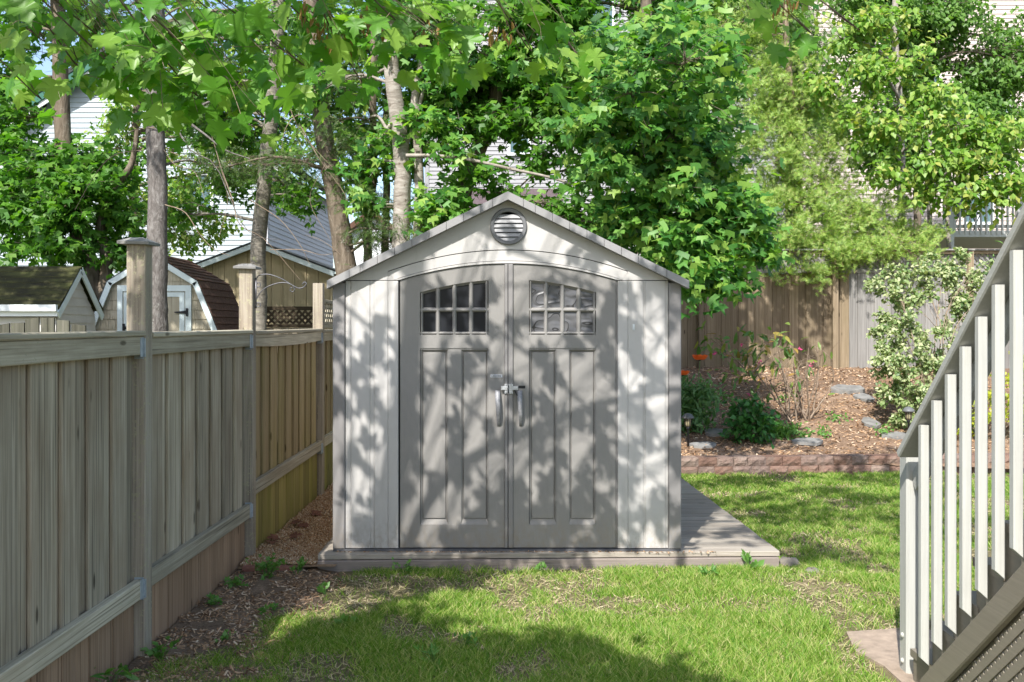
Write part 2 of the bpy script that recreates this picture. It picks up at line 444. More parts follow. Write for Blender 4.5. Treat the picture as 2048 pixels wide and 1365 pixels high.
def mat_chips(name, cols, rough=0.9):
    M = Mat(name); fac = M.n('NewGeometry').outputs['Random Per Island']
    M.base(M.ramp(fac, [(i/(len(cols)-1), c) for i, c in enumerate(cols)]), rough, 0.15); return M.m
CHIPS = mat_chips('bark_chips', [(0.09,0.05,0.03,1), (0.26,0.15,0.08,1), (0.46,0.31,0.19,1), (0.34,0.20,0.11,1), (0.66,0.53,0.39,1)])
STONES = mat_chips('pea_gravel', [(0.26,0.13,0.06,1), (0.40,0.25,0.13,1), (0.52,0.38,0.24,1), (0.34,0.19,0.09,1), (0.64,0.53,0.40,1)], 0.6)
GRASS = mat_leaf('grass_blades', [(0.07,0.19,0.013,1), (0.125,0.25,0.022,1), (0.18,0.30,0.04,1), (0.28,0.35,0.075,1), (0.48,0.44,0.21,1)], 0.35, (1.3,1.5,0.6), 0.5, 0.25)
# --- leaves
LEAF_NEAR = mat_leaf('near_maple_leaf', [(0.08,0.23,0.02,1), (0.12,0.29,0.03,1), (0.10,0.25,0.035,1), (0.20,0.36,0.05,1), (0.26,0.40,0.08,1)], 0.45, (1.5,1.7,0.5), 0.4, 0.4, island=False)
THATCH = mat_chips('dry_thatch', [(0.30,0.24,0.13,1), (0.44,0.37,0.22,1), (0.24,0.20,0.10,1), (0.56,0.49,0.32,1)])
LEAF_NEARI = mat_leaf('near_maple_leaf_mass', [(0.08,0.23,0.02,1), (0.12,0.29,0.03,1), (0.10,0.25,0.035,1), (0.20,0.36,0.05,1), (0.26,0.40,0.08,1)], 0.45, (1.5,1.7,0.5), 0.4, 0.4)
LEAF_CAN = mat_leaf('canopy_maple_leaf', [(0.05,0.13,0.02,1), (0.08,0.17,0.03,1), (0.11,0.22,0.04,1)], 0.4)
LEAF_MD = mat_leaf('dark_maple_leaf', [(0.04,0.125,0.014,1), (0.065,0.18,0.02,1), (0.095,0.23,0.025,1), (0.15,0.30,0.035,1)], 0.42)
LEAF_MB = mat_leaf('blue_green_maple_leaf', [(0.035,0.125,0.025,1), (0.06,0.18,0.032,1), (0.11,0.27,0.045,1), (0.17,0.33,0.055,1), (0.26,0.38,0.07,1)], 0.40)
LEAF_YG = mat_leaf('yellow_green_leaf', [(0.08,0.19,0.022,1), (0.13,0.26,0.03,1), (0.19,0.32,0.05,1), (0.26,0.37,0.08,1), (0.33,0.34,0.08,1)], 0.36)
LEAF_SM = mat_leaf('small_dark_leaf', [(0.07,0.16,0.03,1), (0.11,0.22,0.04,1), (0.17,0.29,0.07,1)], 0.4)
SPRUCE = mat_leaf('spruce_needles', [(0.035,0.075,0.02,1), (0.055,0.11,0.025,1), (0.11,0.15,0.03,1)], 0.2)
JUNI = mat_leaf('juniper_sprays', [(0.10,0.20,0.035,1), (0.21,0.33,0.07,1), (0.32,0.44,0.12,1), (0.26,0.38,0.07,1), (0.38,0.34,0.14,1)], 0.35)
VARIEG = mat_leaf('variegated_leaf', [(0.08,0.15,0.05,1), (0.20,0.27,0.10,1), (0.45,0.47,0.28,1), (0.30,0.36,0.17,1), (0.12,0.20,0.06,1)], 0.25)
YELLOWL = mat_leaf('yellow_shrub_leaf', [(0.30,0.34,0.03,1), (0.42,0.43,0.04,1), (0.22,0.29,0.03,1)], 0.35)
RHODO = mat_leaf('rhododendron_leaf', [(0.06,0.14,0.03,1), (0.10,0.20,0.05,1), (0.17,0.24,0.05,1), (0.36,0.20,0.06,1)], 0.3)
PEONY = mat_leaf('glossy_bush_leaf', [(0.025,0.10,0.02,1), (0.045,0.15,0.03,1), (0.07,0.19,0.04,1)], 0.3, rough=0.3)
WEED = mat_leaf('weed_leaf', [(0.07,0.18,0.03,1), (0.12,0.26,0.05,1), (0.16,0.30,0.09,1)], 0.35)
POPPYL = mat_leaf('poppy_foliage', [(0.07,0.16,0.05,1), (0.11,0.22,0.07,1), (0.17,0.28,0.10,1)], 0.3)
POPPY = mat_leaf('orange_poppy_petal', [(0.75,0.11,0.02,1), (0.85,0.17,0.03,1), (0.65,0.07,0.02,1)], 0.35, (1.2,1.0,1.0))
PINK = mat_leaf('pink_blossom', [(0.55,0.05,0.18,1), (0.7,0.10,0.25,1)], 0.3, (1,1,1))
CATKIN = mat_leaf('brown_seed_cluster', [(0.28,0.17,0.05,1), (0.36,0.22,0.07,1)], 0.3, (1.2,1.0,0.6))
# --- bark
BARK_M = mat_bark('maple_bark', (0.07,0.055,0.04,1), (0.15,0.12,0.09,1), (0.25,0.21,0.165,1), (0.30,0.28,0.23,1))
BARK_S = mat_bark('spruce_bark', (0.07,0.06,0.055,1), (0.15,0.135,0.125,1), (0.26,0.245,0.23,1), (0.36,0.36,0.33,1), (30,30,12), 0.62)
BARK_B = mat_bark('birch_bark', (0.13,0.105,0.085,1), (0.28,0.25,0.215,1), (0.42,0.39,0.35,1), (0.10,0.07,0.05,1), (6,6,22), 0.60, 0.5)
BARK_G = mat_bark('grey_lichen_bark', (0.10,0.09,0.075,1), (0.20,0.18,0.15,1), (0.31,0.285,0.24,1), (0.30,0.30,0.18,1), (10,10,26), 0.58)
BARK_T = mat_bark('dry_twig', (0.14,0.10,0.07,1), (0.25,0.19,0.14,1), (0.36,0.29,0.23,1))

# ================================================================== ground
def gz(x, y):
    """garden bed height above the retaining wall"""
    return 0.19 + np.maximum(0, (y - 11.3)) * 0.174

def wall_y(x): return 10.72 + 0.30 * np.clip((x - 1.5) / 4.0, 0, 1.5) ** 0.8

def grid_mesh(name, x0, x1, y0, y1, nx, ny, fz, keep=None):
    xs = np.linspace(x0, x1, nx); ys = np.linspace(y0, y1, ny)
    X, Y = np.meshgrid(xs, ys); Z = fz(X, Y)
    V = np.stack([X, Y, Z], -1).reshape(-1, 3)
    i = np.arange(nx - 1); j = np.arange(ny - 1)[:, None]
    Fq = np.stack([j*nx+i, j*nx+i+1, (j+1)*nx+i+1, (j+1)*nx+i], -1).reshape(-1, 4)
    return mesh_np(name, V, Fq)

def structure(name, me, mat, smooth=False):
    o = obj(name, me, mat, None, smooth); o['kind'] = 'structure'; return o

structure('ground', grid_mesh('ground', -400, 400, -60, 900, 81, 97, lambda x, y: np.where(y > 17, np.minimum((y - 17) * 0.012, 1.2), 0) - 0.06), FAR)
structure('lawn', grid_mesh('lawn', -1.84, 7.5, -1.0, 11.4, 160, 200,
          lambda x, y: 0.016 * (vnoise(x * 1.3, y * 1.3, 3) - 0.5) + 0.010 * (vnoise(x * 6, y * 6, 4) - 0.5)), SOIL, True)
structure('bark_mulch_bed', grid_mesh('bark_mulch_bed', -1.84, -0.72, 2.5, 6.58, 40, 90,
          lambda x, y: 0.012 + 0.030 * vnoise(x * 5, y * 5, 9) - 0.05 * np.clip((x + 1.32) / 0.4, 0, 1.0)), MULCHG, True)
structure('gravel_strip', grid_mesh('gravel_strip', -1.84, -1.18, 6.50, 16.0, 30, 120,
          lambda x, y: 0.035 + 0.02 * vnoise(x * 4, y * 4, 11)), GRAVELG, True)
structure('garden_bed', grid_mesh('garden_bed', 0.6, 9.0, 10.95, 17.5, 150, 130,
          lambda x, y: gz(x, y) - 0.02 + 0.05 * (vnoise(x * 2.2, y * 2.2, 21) - 0.5) + 0.025 * (vnoise(x * 9, y * 9, 22) - 0.5) - 0.5 * np.clip(wall_y(x) + 0.14 - y, 0, 1)), GARDEN, True)
# stair landing pad
pad = MB(); pad.extrude([(1.74,4.95),(1.80,5.25),(2.2,5.33),(3.2,5.3),(3.2,4.45),(1.80,4.45),(1.80,4.72)], (0,0,-0.03), (1,0,0), (0,1,0), (0,0,0.042))
po = pad.build('landing_pad', CONCRETE); po['kind'] = 'structure'

# ================================================================== storage shed
Y0 = 6.72
SC = Y0 / F
def sx(px): return (px - HX) * SC
def sz(py): return CAMH - (py - HY) * SC
ZB = sz(1098)
shed = thing('storage_shed', 'grey and beige moulded plastic garden shed with double arched doors', 'shed', (sx(1015), Y0, ZB))

def fp(mb, pts, y0, y1):
    """polygon in the front plane (photograph pixels) extruded from y1 forward to y0"""
    mb.extrude([(sx(a), sz(b)) for a, b in pts], (0, y1, 0), (1, 0, 0), (0, 0, 1), (0, y0 - y1, 0)); return mb
def vstrip(mb, xa, xb, ya, yb, y0, y1, c=0.0025):
    x0, x1 = sx(xa), sx(xb); z0, z1 = sz(yb), sz(ya)
    mb.add([(x0, y1, z0), (x1, y1, z0), (x1, y1, z1), (x0, y1, z1),
            (x0 + c, y0, z0 + c), (x1 - c, y0, z0 + c), (x1 - c, y0, z1 - c), (x0 + c, y0, z1 - c),
            (x0, y0 + c, z0), (x1, y0 + c, z0), (x1, y0 + c, z1), (x0, y0 + c, z1)],
           [(4, 5, 6, 7), (8, 9, 5, 4), (9, 10, 6, 5), (10, 11, 7, 6), (11, 8, 4, 7), (0, 1, 9, 8), (1, 2, 10, 9), (2, 3, 11, 10), (3, 0, 8, 11), (3, 2, 1, 0)])
    return mb

CX = 1016.0
def arch_out(x): return 543 - 43 * (1 - ((x - CX) / 240.0) ** 2)
def arch_in(x): return 560 - 33 * (1 - ((x - CX) / 216.0) ** 2)
def roof_lo(x): return 399 + 0.492 * abs(x - CX)
def roof_hi(x): return 383 + 0.492 * abs(x - CX)

# hollow body: side walls, back wall
mb = MB(); mb.box(sx(668), sx(668) + 0.02, Y0 + 0.03, 9.70, ZB, sz(575)); mb.build('side_wall', SHED_B, shed)
mb = MB(); mb.box(sx(1361) - 0.02, sx(1361), Y0 + 0.03, 9.70, ZB, sz(575)); mb.build('side_wall', SHED_B, shed)
mb = MB(); mb.extrude([(sx(669), ZB), (sx(1360), ZB), (sx(1360), sz(572)), (sx(CX), sz(400)), (sx(669), sz(572))], (0, 9.70, 0), (1,0,0), (0,0,1), (0,0.02,0)); mb.build('back_wall', SHED_B, shed)
mb = MB(); mb.box(sx(668), sx(1360), Y0 + 0.04, 9.69, ZB - 0.012, ZB); mb.build('floor', SHED_D, shed)
# corner trims
for a, b in ((666, 690), (1337, 1362)):
    mb = MB(); vstrip(mb, a, b, 566 if a < 1000 else 566, 1098, Y0 - 0.012, Y0 + 0.06, 0.006); mb.build('corner_trim', SHED_T, shed)
# beige side panels with vertical grooves
for edges in ([690.6, 694, 702, 740, 748.5, 776, 796.5], [1235.5, 1256, 1287, 1290.5, 1331, 1334.5, 1336.6]):
    mb = MB()
    for a, b in zip(edges[:-1], edges[1:]):
        narrow = (b - a) < 9
        vstrip(mb, a + 0.35, b - 0.35, 562, 1097, Y0 + (0.004 if narrow else 0.0), Y0 + 0.02, 0.002)
    vstrip(mb, edges[0], edges[-1], 562, 1097, Y0 + 0.006, Y0 + 0.03, 0.001)
    mb.build('front_panel', SHED_B, shed)
# gable with arched door surround
N = 40
xs_o = [CX - 240 + 480 * i / N for i in range(N + 1)]
xs_i = [CX - 216 + 432 * i / N for i in range(N + 1)]
mb = MB(); g = [(690.6, 560.6), (CX - 240.6, 560.6)] + [(x, arch_out(x) - 0.5) for x in xs_o] + [(CX + 240.6, 560.6), (1336.6, 560.6), (1336.6, roof_lo(1336) - 1), (CX, roof_lo(CX) - 3), (690.6, roof_lo(690) - 1)]
fp(mb, g, Y0 - 0.001, Y0 + 0.02); mb.build('gable_panel', SHED_B, shed)
mb = MB()
mid_x = [CX - 228 + 456 * i / N for i in range(N + 1)]
def mid_y(x): return 551.5 - 38 * (1 - ((x - CX) / 228.0) ** 2)
for i in range(N):
    fp(mb, [(xs_o[i], arch_out(xs_o[i]) + 1.2), (xs_o[i+1], arch_out(xs_o[i+1]) + 1.2), (mid_x[i+1], mid_y(mid_x[i+1]) + 8), (mid_x[i], mid_y(mid_x[i]) + 8)], Y0 + 0.001, Y0 + 0.02)
    fp(mb, [(mid_x[i], mid_y(mid_x[i]) + 9), (mid_x[i+1], mid_y(mid_x[i+1]) + 9), (xs_i[i+1], arch_in(xs_i[i+1]) + 0), (xs_i[i], arch_in(xs_i[i]) + 0)], Y0 - 0.004, Y0 + 0.02)
fp(mb, [(775.6, 543), (775.6, 560.5), (799, 560.5)], Y0 + 0.004, Y0 + 0.021)
fp(mb, [(1256.4, 543), (1256.4, 560.5), (1233, 560.5)], Y0 + 0.004, Y0 + 0.021)
mb.build('arch_trim', SHED_B, shed)
mb = MB(); fp(mb, [(690, 562), (690, roof_lo(690)), (CX, roof_lo(CX)), (1337, roof_lo(1337)), (1337, 562), (1240, 562)] + [(x, arch_in(x) - 4) for x in reversed(xs_i)] + [(790, 562)], Y0 + 0.022, Y0 + 0.03); mb.build('gable_backing', SHED_D, shed)
# jambs: left strip painted near-black as the gap's shadow, right strip trim grey
for a, b in ((796.8, 799.5), (1232.2, 1235.3)):
    mb = MB(); vstrip(mb, a, b, 558, 1097, Y0 + 0.012, Y0 + 0.05, 0.001); mb.build('jamb_and_shade_strip', SHED_D if a < 1000 else SHED_T, shed)

# doors
FR = Y0 + 0.008
def win_top_l(x): return 561 + 24 * (max(0, 977 - x) / 137.0) ** 1.55
def win_top_r(x): return 561 + 24 * (max(0, x - 1058) / 134.0) ** 1.55
def door(side):
    if side == 'l':
        xa, xb, wa, wb, wt = 800.2, 1009, 840, 977, win_top_l
        panels = ((841, 896), (922, 977)); cols = ((846, 870.4), (880, 903.7), (913, 937), (946.6, 970))
    else:
        xa, xb, wa, wb, wt = 1026.6, 1231.6, 1058, 1192, win_top_r
        panels = ((1059, 1113), (1138, 1192)); cols = ((1064, 1087.5), (1096.7, 1120), (1130, 1153), (1163, 1186))
    mb = MB(); n = 18
    topx = [xa + (xb - xa) * i / n for i in range(n + 1)]
    da = lambda x: arch_in(min(max(x, 800.3), 1231.7)) + 1.5
    # stiles and rails
    fp(mb, [(xa, 1096)] + [(x, da(x)) for x in np.linspace(xa, wa, 5)] + [(wa, 1096)], FR, FR + 0.03)
    fp(mb, [(wb, 1096)] + [(x, da(x)) for x in np.linspace(wb, xb, 5)] + [(xb, 1096)], FR, FR + 0.03)
    wx = list(np.linspace(wa, wb, 14))
    fp(mb, [(x, da(x)) for x in wx] + [(x, wt(x)) for x in reversed(wx)], FR, FR + 0.03)
    fp(mb, [(wa, 670), (wb, 670), (wb, 697), (wa, 697)], FR, FR + 0.03)
    fp(mb, [(wa, 1050), (wb, 1050), (wb, 1096), (wa, 1096)], FR, FR + 0.03)
    fp(mb, [(panels[0][1], 700), (panels[1][0], 700), (panels[1][0], 1050), (panels[0][1], 1050)], FR + 0.001, FR + 0.03)
    fp(mb, [(wa, 697), (wb, 697), (wb, 700), (wa, 700)], FR + 0.006, FR + 0.03)
    d = mb.build('door', SHED_G, shed)
    # recessed panels with bevelled edges
    for a, b in panels:
        p = MB(); x0, x1, z0, z1 = sx(a), sx(b), sz(1050), sz(700)
        bw, dp = 0.015, 0.020; bb = 0.040
        yf, yb = FR + 0.0012, FR + dp
        p.add([(x0,yf,z0),(x1,yf,z0),(x1,yf,z1),(x0,yf,z1),(x0+bw,yb,z0+bb),(x1-bw,yb,z0+bb),(x1-bw,yb,z1-bw),(x0+bw,yb,z1-bw)],
              [(0,1,5,4),(1,2,6,5),(2,3,7,6),(3,0,4,7)])
        # raised field
        e = 0.004; yr = FR + 0.008
        p.add([(x0+bw,yb,z0+bb),(x1-bw,yb,z0+bb),(x1-bw,yb,z1-bw),(x0+bw,yb,z1-bw),(x0+bw+e,yr,z0+bb+e),(x1-bw-e,yr,z0+bb+e),(x1-bw-e,yr,z1-bw-e),(x0+bw+e,yr,z1-bw-e)],
              [(0,1,5,4),(1,2,6,5),(2,3,7,6),(3,0,4,7),(4,5,6,7)])
        p.build('panel', SHED_G, d)
    # window grid: moulded bars and panes
    ft = 6.0
    w = MB(); yb_, yf_ = FR + 0.026, FR + 0.004
    def ridge(a0, a1, horiz, lo, hi):
        """a bar with rounded front between two photograph positions"""
        prof = [(0, yb_), (0.12, yf_ + 0.009), (0.3, yf_ + 0.001), (0.5, yf_ - 0.001), (0.7, yf_ + 0.001), (0.88, yf_ + 0.009), (1, yb_)]
        ring = []
        for end in (lo, hi):
            for t, y in prof:
                c = a0 + (a1 - a0) * t
                ring.append((sx(c), y, sz(end)) if not horiz else (sx(end), y, sz(c)))
        k = len(prof); w.add(ring, [(i, i + 1, k + i + 1, k + i) for i in range(k - 1)])
    edges = [wa] + [e for c in cols for e in c] + [wb]
    for i in range(0, 10, 2):
        a, b = edges[i], edges[i + 1]; m = (a + b) / 2
        ridge(a, b, False, 670, wt(m) + 1)
    ridge(615, 625, True, wa, wb); ridge(663.6, 670, True, wa, wb)
    for i in range(13):
        xm0, xm1 = wx[i], wx[i + 1]
        q = [(xm0, wt(xm0) - 0.5), (xm1, wt(xm1) - 0.5), (xm1, wt(xm1) + ft), (xm0, wt(xm0) + ft)]
        w.add([(sx(q[0][0]), yf_, sz(q[0][1])), (sx(q[1][0]), yf_, sz(q[1][1])), (sx(q[2][0]), yb_, sz(q[2][1])), (sx(q[3][0]), yb_, sz(q[3][1]))], [(0, 1, 2, 3)])
    w.build('window_frame', SHED_G, d, smooth=False)
    pm = PANE_D if side == 'l' else PANE_L
    for a, b in cols:
        q = MB(); yy = FR + 0.022 
        q.extrude([(sx(a)-0.004, sz(616)), (sx(b)+0.004, sz(616)), (sx(b)+0.004, sz(wt(b) + 1)), (sx(a)-0.004, sz(wt(a) + 1))], (0, yy + 0.004, 0), (1,0,0), (0,0,1), (0,-0.004,0)); q.build('pane', pm, d)
        q = MB(); q.extrude([(sx(a)-0.004, sz(665)), (sx(b)+0.004, sz(665)), (sx(b)+0.004, sz(624)), (sx(a)-0.004, sz(624))], (0, yy + 0.004, 0), (1,0,0), (0,0,1), (0,-0.004,0)); q.build('pane', pm, d)
    # bow handle
    hx = 995 if side == 'l' else 1039
    V = []; n = 22
    for i in range(n + 1):
        t = i / n
        bow = 0.052 * (math.sin(math.pi * min(1, t * 0.93 + 0.07)) ** 0.75 if t < 1 else 0)
        hw = 0.0185 - 0.007 * t; xc = sx(hx) + 0.010 * t; z = sz(781 + 72 * t)
        y = FR - 0.004 - bow; th = 0.010 + 0.006 * math.sin(math.pi * t)
        V += [(xc - hw, y + 0.002, z), (xc, y - 0.002, z), (xc + hw, y + 0.002, z), (xc + hw, min(y + th + 0.004, FR), z), (xc - hw, min(y + th + 0.004, FR), z)]
    Fq = [(5*i+j, 5*i+(j+1) % 5, 5*(i+1)+(j+1) % 5, 5*(i+1)+j) for i in range(n) for j in range(5)] + [(4,3,2,1,0), tuple(5*n+j for j in range(5))]
    h = MB(); h.add(V, Fq); h.build('handle', HANDLE, d, True)
    return d
dl = door('l'); dr = door('r')
mb = MB(); vstrip(mb, 1009.4, 1015.6, 528.5, 1096, Y0 - 0.004, Y0 + 0.04, 0.003); mb.build('door_edge_strip', SHED_T, shed)
mb = MB(); vstrip(mb, 1016.6, 1026.2, 528.5, 1096, Y0 - 0.007, Y0 + 0.04, 0.004); mb.build('door_edge_strip', SHED_T, shed)
# hasp and latch
hs = MB(); vstrip(hs, 1002, 1036, 772.5, 780.5, Y0 - 0.020, Y0 - 0.0105, 0.002); hs.build('latch_bar', STEEL, dl)
hs = MB(); vstrip(hs, 1009, 1015.5, 768.5, 788, Y0 - 0.016, Y0 - 0.006, 0.002); vstrip(hs, 1017, 1026, 768.5, 788, Y0 - 0.019, Y0 - 0.009, 0.002)
for bx, by in ((1012.5, 769.5), (1022.5, 769), (1012.5, 785), (1022.5, 784.5)):
    hs.lathe([(0.006, 0.008), (0.006, -0.004), (0.004, -0.008)], (sx(bx), Y0 - 0.014, sz(by)), 10, 'y')
hs.build('latch_plate', STEEL, dl)
hs = MB(); hs.tube([(sx(1017), Y0 - 0.03, sz(771)), (sx(1016), Y0 - 0.036, sz(777)), (sx(1017), Y0 - 0.03, sz(786))], 0.004, 8); hs.cbar((sx(1029), Y0 - 0.028, sz(780)), (sx(1034), Y0 - 0.032, sz(791)), 0.009, 0.006, (1,0,0), 0.001); hs.build('latch_hook', BLACK, dl)
hs = MB(); vstrip(hs, 1036.5, 1050.5, 772, 777.5, FR - 0.0015, FR + 0.004, 0.0005); hs.build('latch_slot', SHED_D, dr)
# name plate
pl = MB(); vstrip(pl, 981, 1004.5, 749.6, 755.6, FR - 0.003, FR + 0.002, 0.0008); plo = pl.build('name_plate', PLATE, dl)
cu = bpy.data.curves.new('plate_lettering', 'FONT'); cu.body = 'LIFETIME'; cu.size = 0.0185; cu.extrude = 0.0004; cu.align_x = 'CENTER'; cu.align_y = 'CENTER'
cu.materials.append(PLATE_T)
tmp = bpy.data.objects.new('tmp_text', cu); COL.objects.link(tmp)
bpy.context.view_layer.update()
tme = bpy.data.meshes.new_from_object(tmp.evaluated_get(bpy.context.evaluated_depsgraph_get())); bpy.data.objects.remove(tmp)
to = bpy.data.objects.new('plate_lettering', tme); to.matrix_basis = Matrix.Translation((sx(992.7), FR - 0.0036, sz(752.8))) @ Matrix.Rotation(R(90), 4, 'X'); put(to, plo)
# white hook on the right panel
wh = MB(); vstrip(wh, 1265, 1269, 649, 661, Y0 - 0.006, Y0 + 0.002, 0.002); wh.tube([(sx(1267), Y0 - 0.004, sz(656)), (sx(1267), Y0 - 0.02, sz(659)), (sx(1267), Y0 - 0.022, sz(654))], 0.003, 6); who = wh.build('wall_hook', WHITEP, None); tag(who, 'tiny white stick-on hook on the right panel of the shed', 'hook')
# vent
vc = (sx(1017), Y0, sz(453.5))
mb = MB(); pr = [(0.104, 0.0), (0.1045, -0.010)] + [(0.128 + 0.001 * 0, -0.016), (0.130, -0.008), (0.130, 0.0)]
n = 40
def ring(mb, prof, c, n):
    k = len(mb.v)
    for r, h in prof:
        for i in range(n):
            a = 2 * math.pi * i / n; mb.v.append((c[0] + r * math.cos(a), c[1] + h, c[2] + r * math.sin(a)))
    m = len(prof)
    for j in range(m - 1):
        for i in range(n): mb.f.append((k + j*n + i, k + j*n + (i+1) % n, k + (j+1)*n + (i+1) % n, k + (j+1)*n + i))
ring(mb, [(0.099, 0.012), (0.100, -0.012), (0.104, -0.018), (0.122, -0.018), (0.128, -0.010), (0.128, 0.0)], vc, n)
vent = mb.build('round_vent', VENT_R, shed)
mb = MB(); mb.lathe([(0.101, 0.004), (0.101, -0.001)], vc, n, 'y'); mb.build('vent_back', SHED_D, vent)
for i in range(6):
    za = vc[2] + 0.082 - i * 0.0315; w = math.sqrt(max(0.0008, 0.099 ** 2 - (za - 0.008 - vc[2]) ** 2)); w2 = math.sqrt(max(0.0008, 0.099 ** 2 - (za - 0.026 - vc[2]) ** 2)); zc_ = min(abs(za - vc[2]), abs(za - 0.026 - vc[2])) if (za - vc[2]) * (za - 0.026 - vc[2]) > 0 else 0.0; w = math.sqrt(max(0.0005, 0.108 ** 2 - zc_ ** 2))
    mb = MB(); mb.add([(vc[0]-w, Y0-0.003, za), (vc[0]+w, Y0-0.003, za), (vc[0]+w, Y0-0.014, za-0.026), (vc[0]-w, Y0-0.014, za-0.026), (vc[0]-w, Y0+0.001, za-0.002), (vc[0]+w, Y0+0.001, za-0.002), (vc[0]+w, Y0-0.010, za-0.027), (vc[0]-w, Y0-0.010, za-0.027)],
             [(0,3,2,1), (4,5,6,7), (0,1,5,4), (2,3,7,6), (1,2,6,5), (3,0,4,7)]); mb.build('slat', VENT_S, vent)
# roof
YR = 6.635; sr = YR / F
def rx(px): return (px - HX) * sr
def rz(py): return CAMH - (py - HY) * sr
mb = MB()
poly = [(rx(653), rz(563)), (rx(CX), rz(385)), (rx(1378), rz(563)), (rx(1376), rz(570)), (rx(CX), rz(393)), (rx(655), rz(570))]
mb.extrude(poly, (0, YR + 0.02, 0), (1,0,0), (0,0,1), (0, 9.86 - YR, 0))
roof = mb.build('roof', SHED_R, shed)
for sgn in (-1, 1):
    joints = [0, 0.085, 0.15, 0.245, 0.34, 0.435, 0.53, 0.625, 0.72, 0.815, 0.875, 1.0]
    H = 363
    for i in range(len(joints) - 1):
        a, b = joints[i], joints[i + 1]
        if i == 0: a = 0.0
        g0 = 0.0 if i == 0 else 0.0012
        xa = CX + sgn * H * (a + g0); xb = CX + sgn * H * (b - 0.0012)
        off = 0.0012 * (i % 2); tk = 16.0
        m = MB(); slope = 0.492
        def ln(x, dy): return 383 + slope * abs(x - CX) + dy
        q = [(rx(xa), rz(ln(xa, 0))), (rx(xb), rz(ln(xb, 0))), (rx(xb), rz(ln(xb, tk))), (rx(xa), rz(ln(xa, tk)))]
        if sgn > 0: q = q[::-1]
        m.extrude(q, (0, YR + 0.1, 0), (1,0,0), (0,0,1), (0, -0.1 - off, 0)); m.build('roof_edge_tile', SHED_R, roof)
# sill
mb = MB(); mb.box(sx(667), sx(1360), Y0 - 0.026, Y0 + 0.05, 0.1125, ZB - 0.001); mb.build('sill', SHED_SILL, shed)

# ================================================================== timber platform under the shed
plat = thing('timber_platform', 'low weathered wooden platform the plastic shed stands on', 'platform', (0.2, 8.2, 0))
def edge_l(y): return -1.315 + 0.0 * (y - 6.6)
def edge_r(y): return 1.835 - 0.034 * (y - 6.7)
y = 6.60; k = 0
while y < 9.95:
    w = 0.138
    yl, yr_ = y, y + 0.10
    m = MB(); x0, x1 = edge_l(y) + random.uniform(-0.004, 0.004), edge_r(y) + random.uniform(-0.003, 0.003)
    m.cbar((x0, yl + w / 2, 0.092), (x1, yr_ + w / 2, 0.092 + random.uniform(-0.001, 0.002)), w - 0.004, 0.036, (-0.03, 1, 0), 0.004)
    m.build('plank', DECKW, plat); y += w; k += 1
m = MB(); m.cbar((-1.312, 6.588, 0.0), (1.828, 6.690, 0.0), 0.032, 0.145, (-0.03, 1, 0), 0.004); m.build('front_board', DECKF, plat)
m = MB(); m.cbar((1.815, 6.72, 0.0), (1.715, 9.95, 0.0), 0.03, 0.14, (1, 0.03, 0), 0.004); m.build('side_board', DECKF, plat)
m = MB(); m.cbar((-1.300, 6.63, 0.0), (-1.300, 9.95, 0.0), 0.03, 0.14, (1, 0, 0), 0.004); m.build('side_board', DECKF, plat)

# ================================================================== left fence
fence = thing('board_fence', 'tall weathered wooden board fence running along the left side', 'fence', (-1.86, 6.5, 0))
posts_y = [2.50, 4.78, 6.76, 9.27, 11.75]
PW = 0.095
for i, py_ in enumerate(posts_y):
    m = MB(); top = 2.06 if i in (1, 2) else (2.07 if i == 3 else 1.98)
    m.cbar((-1.8 - PW / 2, py_ + PW / 2, -0.3), (-1.8 - PW / 2 + (0.004 if i == 1 else 0), py_ + PW / 2, top), PW, PW, (1, 0, 0), 0.005)
    po = m.build('post', POST_W, fence)
    if i in (1, 2):
        c = MB(); h = 0.078; cx_, cy_ = -1.8 - PW / 2, py_ + PW / 2
        c.add([(cx_-h,cy_-h,top-0.002),(cx_+h,cy_-h,top-0.006),(cx_+h,cy_+h,top-0.004),(cx_-h,cy_+h,top-0.002),(cx_-h,cy_-h,top+0.012),(cx_+h,cy_-h,top+0.008),(cx_+h,cy_+h,top+0.010),(cx_-h,cy_+h,top+0.012),(cx_-0.03,cy_-0.03,top+0.032),(cx_+0.03,cy_-0.03,top+0.032),(cx_+0.03,cy_+0.03,top+0.032),(cx_-0.03,cy_+0.03,top+0.032)],
              [(3,2,1,0),(0,1,5,4),(1,2,6,5),(2,3,7,6),(3,0,4,7),(4,5,9,8),(5,6,10,9),(6,7,11,10),(7,4,8,11),(8,9,10,11)])
        if i == 2:
            for q in range(4): c.lathe([(0.006, 0), (0.006, 0.012), (0.002, 0.018)], (cx_ - 0.045 + q * 0.03, cy_ - 0.05, top + 0.012), 6)
        c.build('post_cap', SLATE, po)
def rail(ya, yb, z0, z1, zt, cap=True, mat=RAIL_W, sag=0.0):
    m = MB(); pts = 6
    for q in range(pts):
        ta, tb = q / pts, (q + 1) / pts
        da = sag * 4 * ta * (1 - ta); db = sag * 4 * tb * (1 - tb)
        A = Vector((-1.828, ya + (yb - ya) * ta, z0 + (z1 - z0) * ta - da)); B = Vector((-1.828, ya + (yb - ya) * tb, z0 + (z1 - z0) * tb - db))
        m.extrude([(-0.019, -0.045), (0.019, -0.045), (0.022, -0.041), (0.022, 0.041), (0.019, 0.045), (-0.019, 0.045)], A, (1,0,0), (0,0,1), B - A)
    r = m.build('rail', mat, fence)
    if cap:
        c = MB(); c.cbar((-1.845, ya, zt), (-1.845, yb, zt + (z1 - z0)), 0.105, 0.026, (1, 0, 0), 0.005); c.build('cap_board', mat, fence)
    return r
bays = [(2.595, 4.78), (4.875, 6.76), (6.855, 9.27), (9.365, 11.75)]
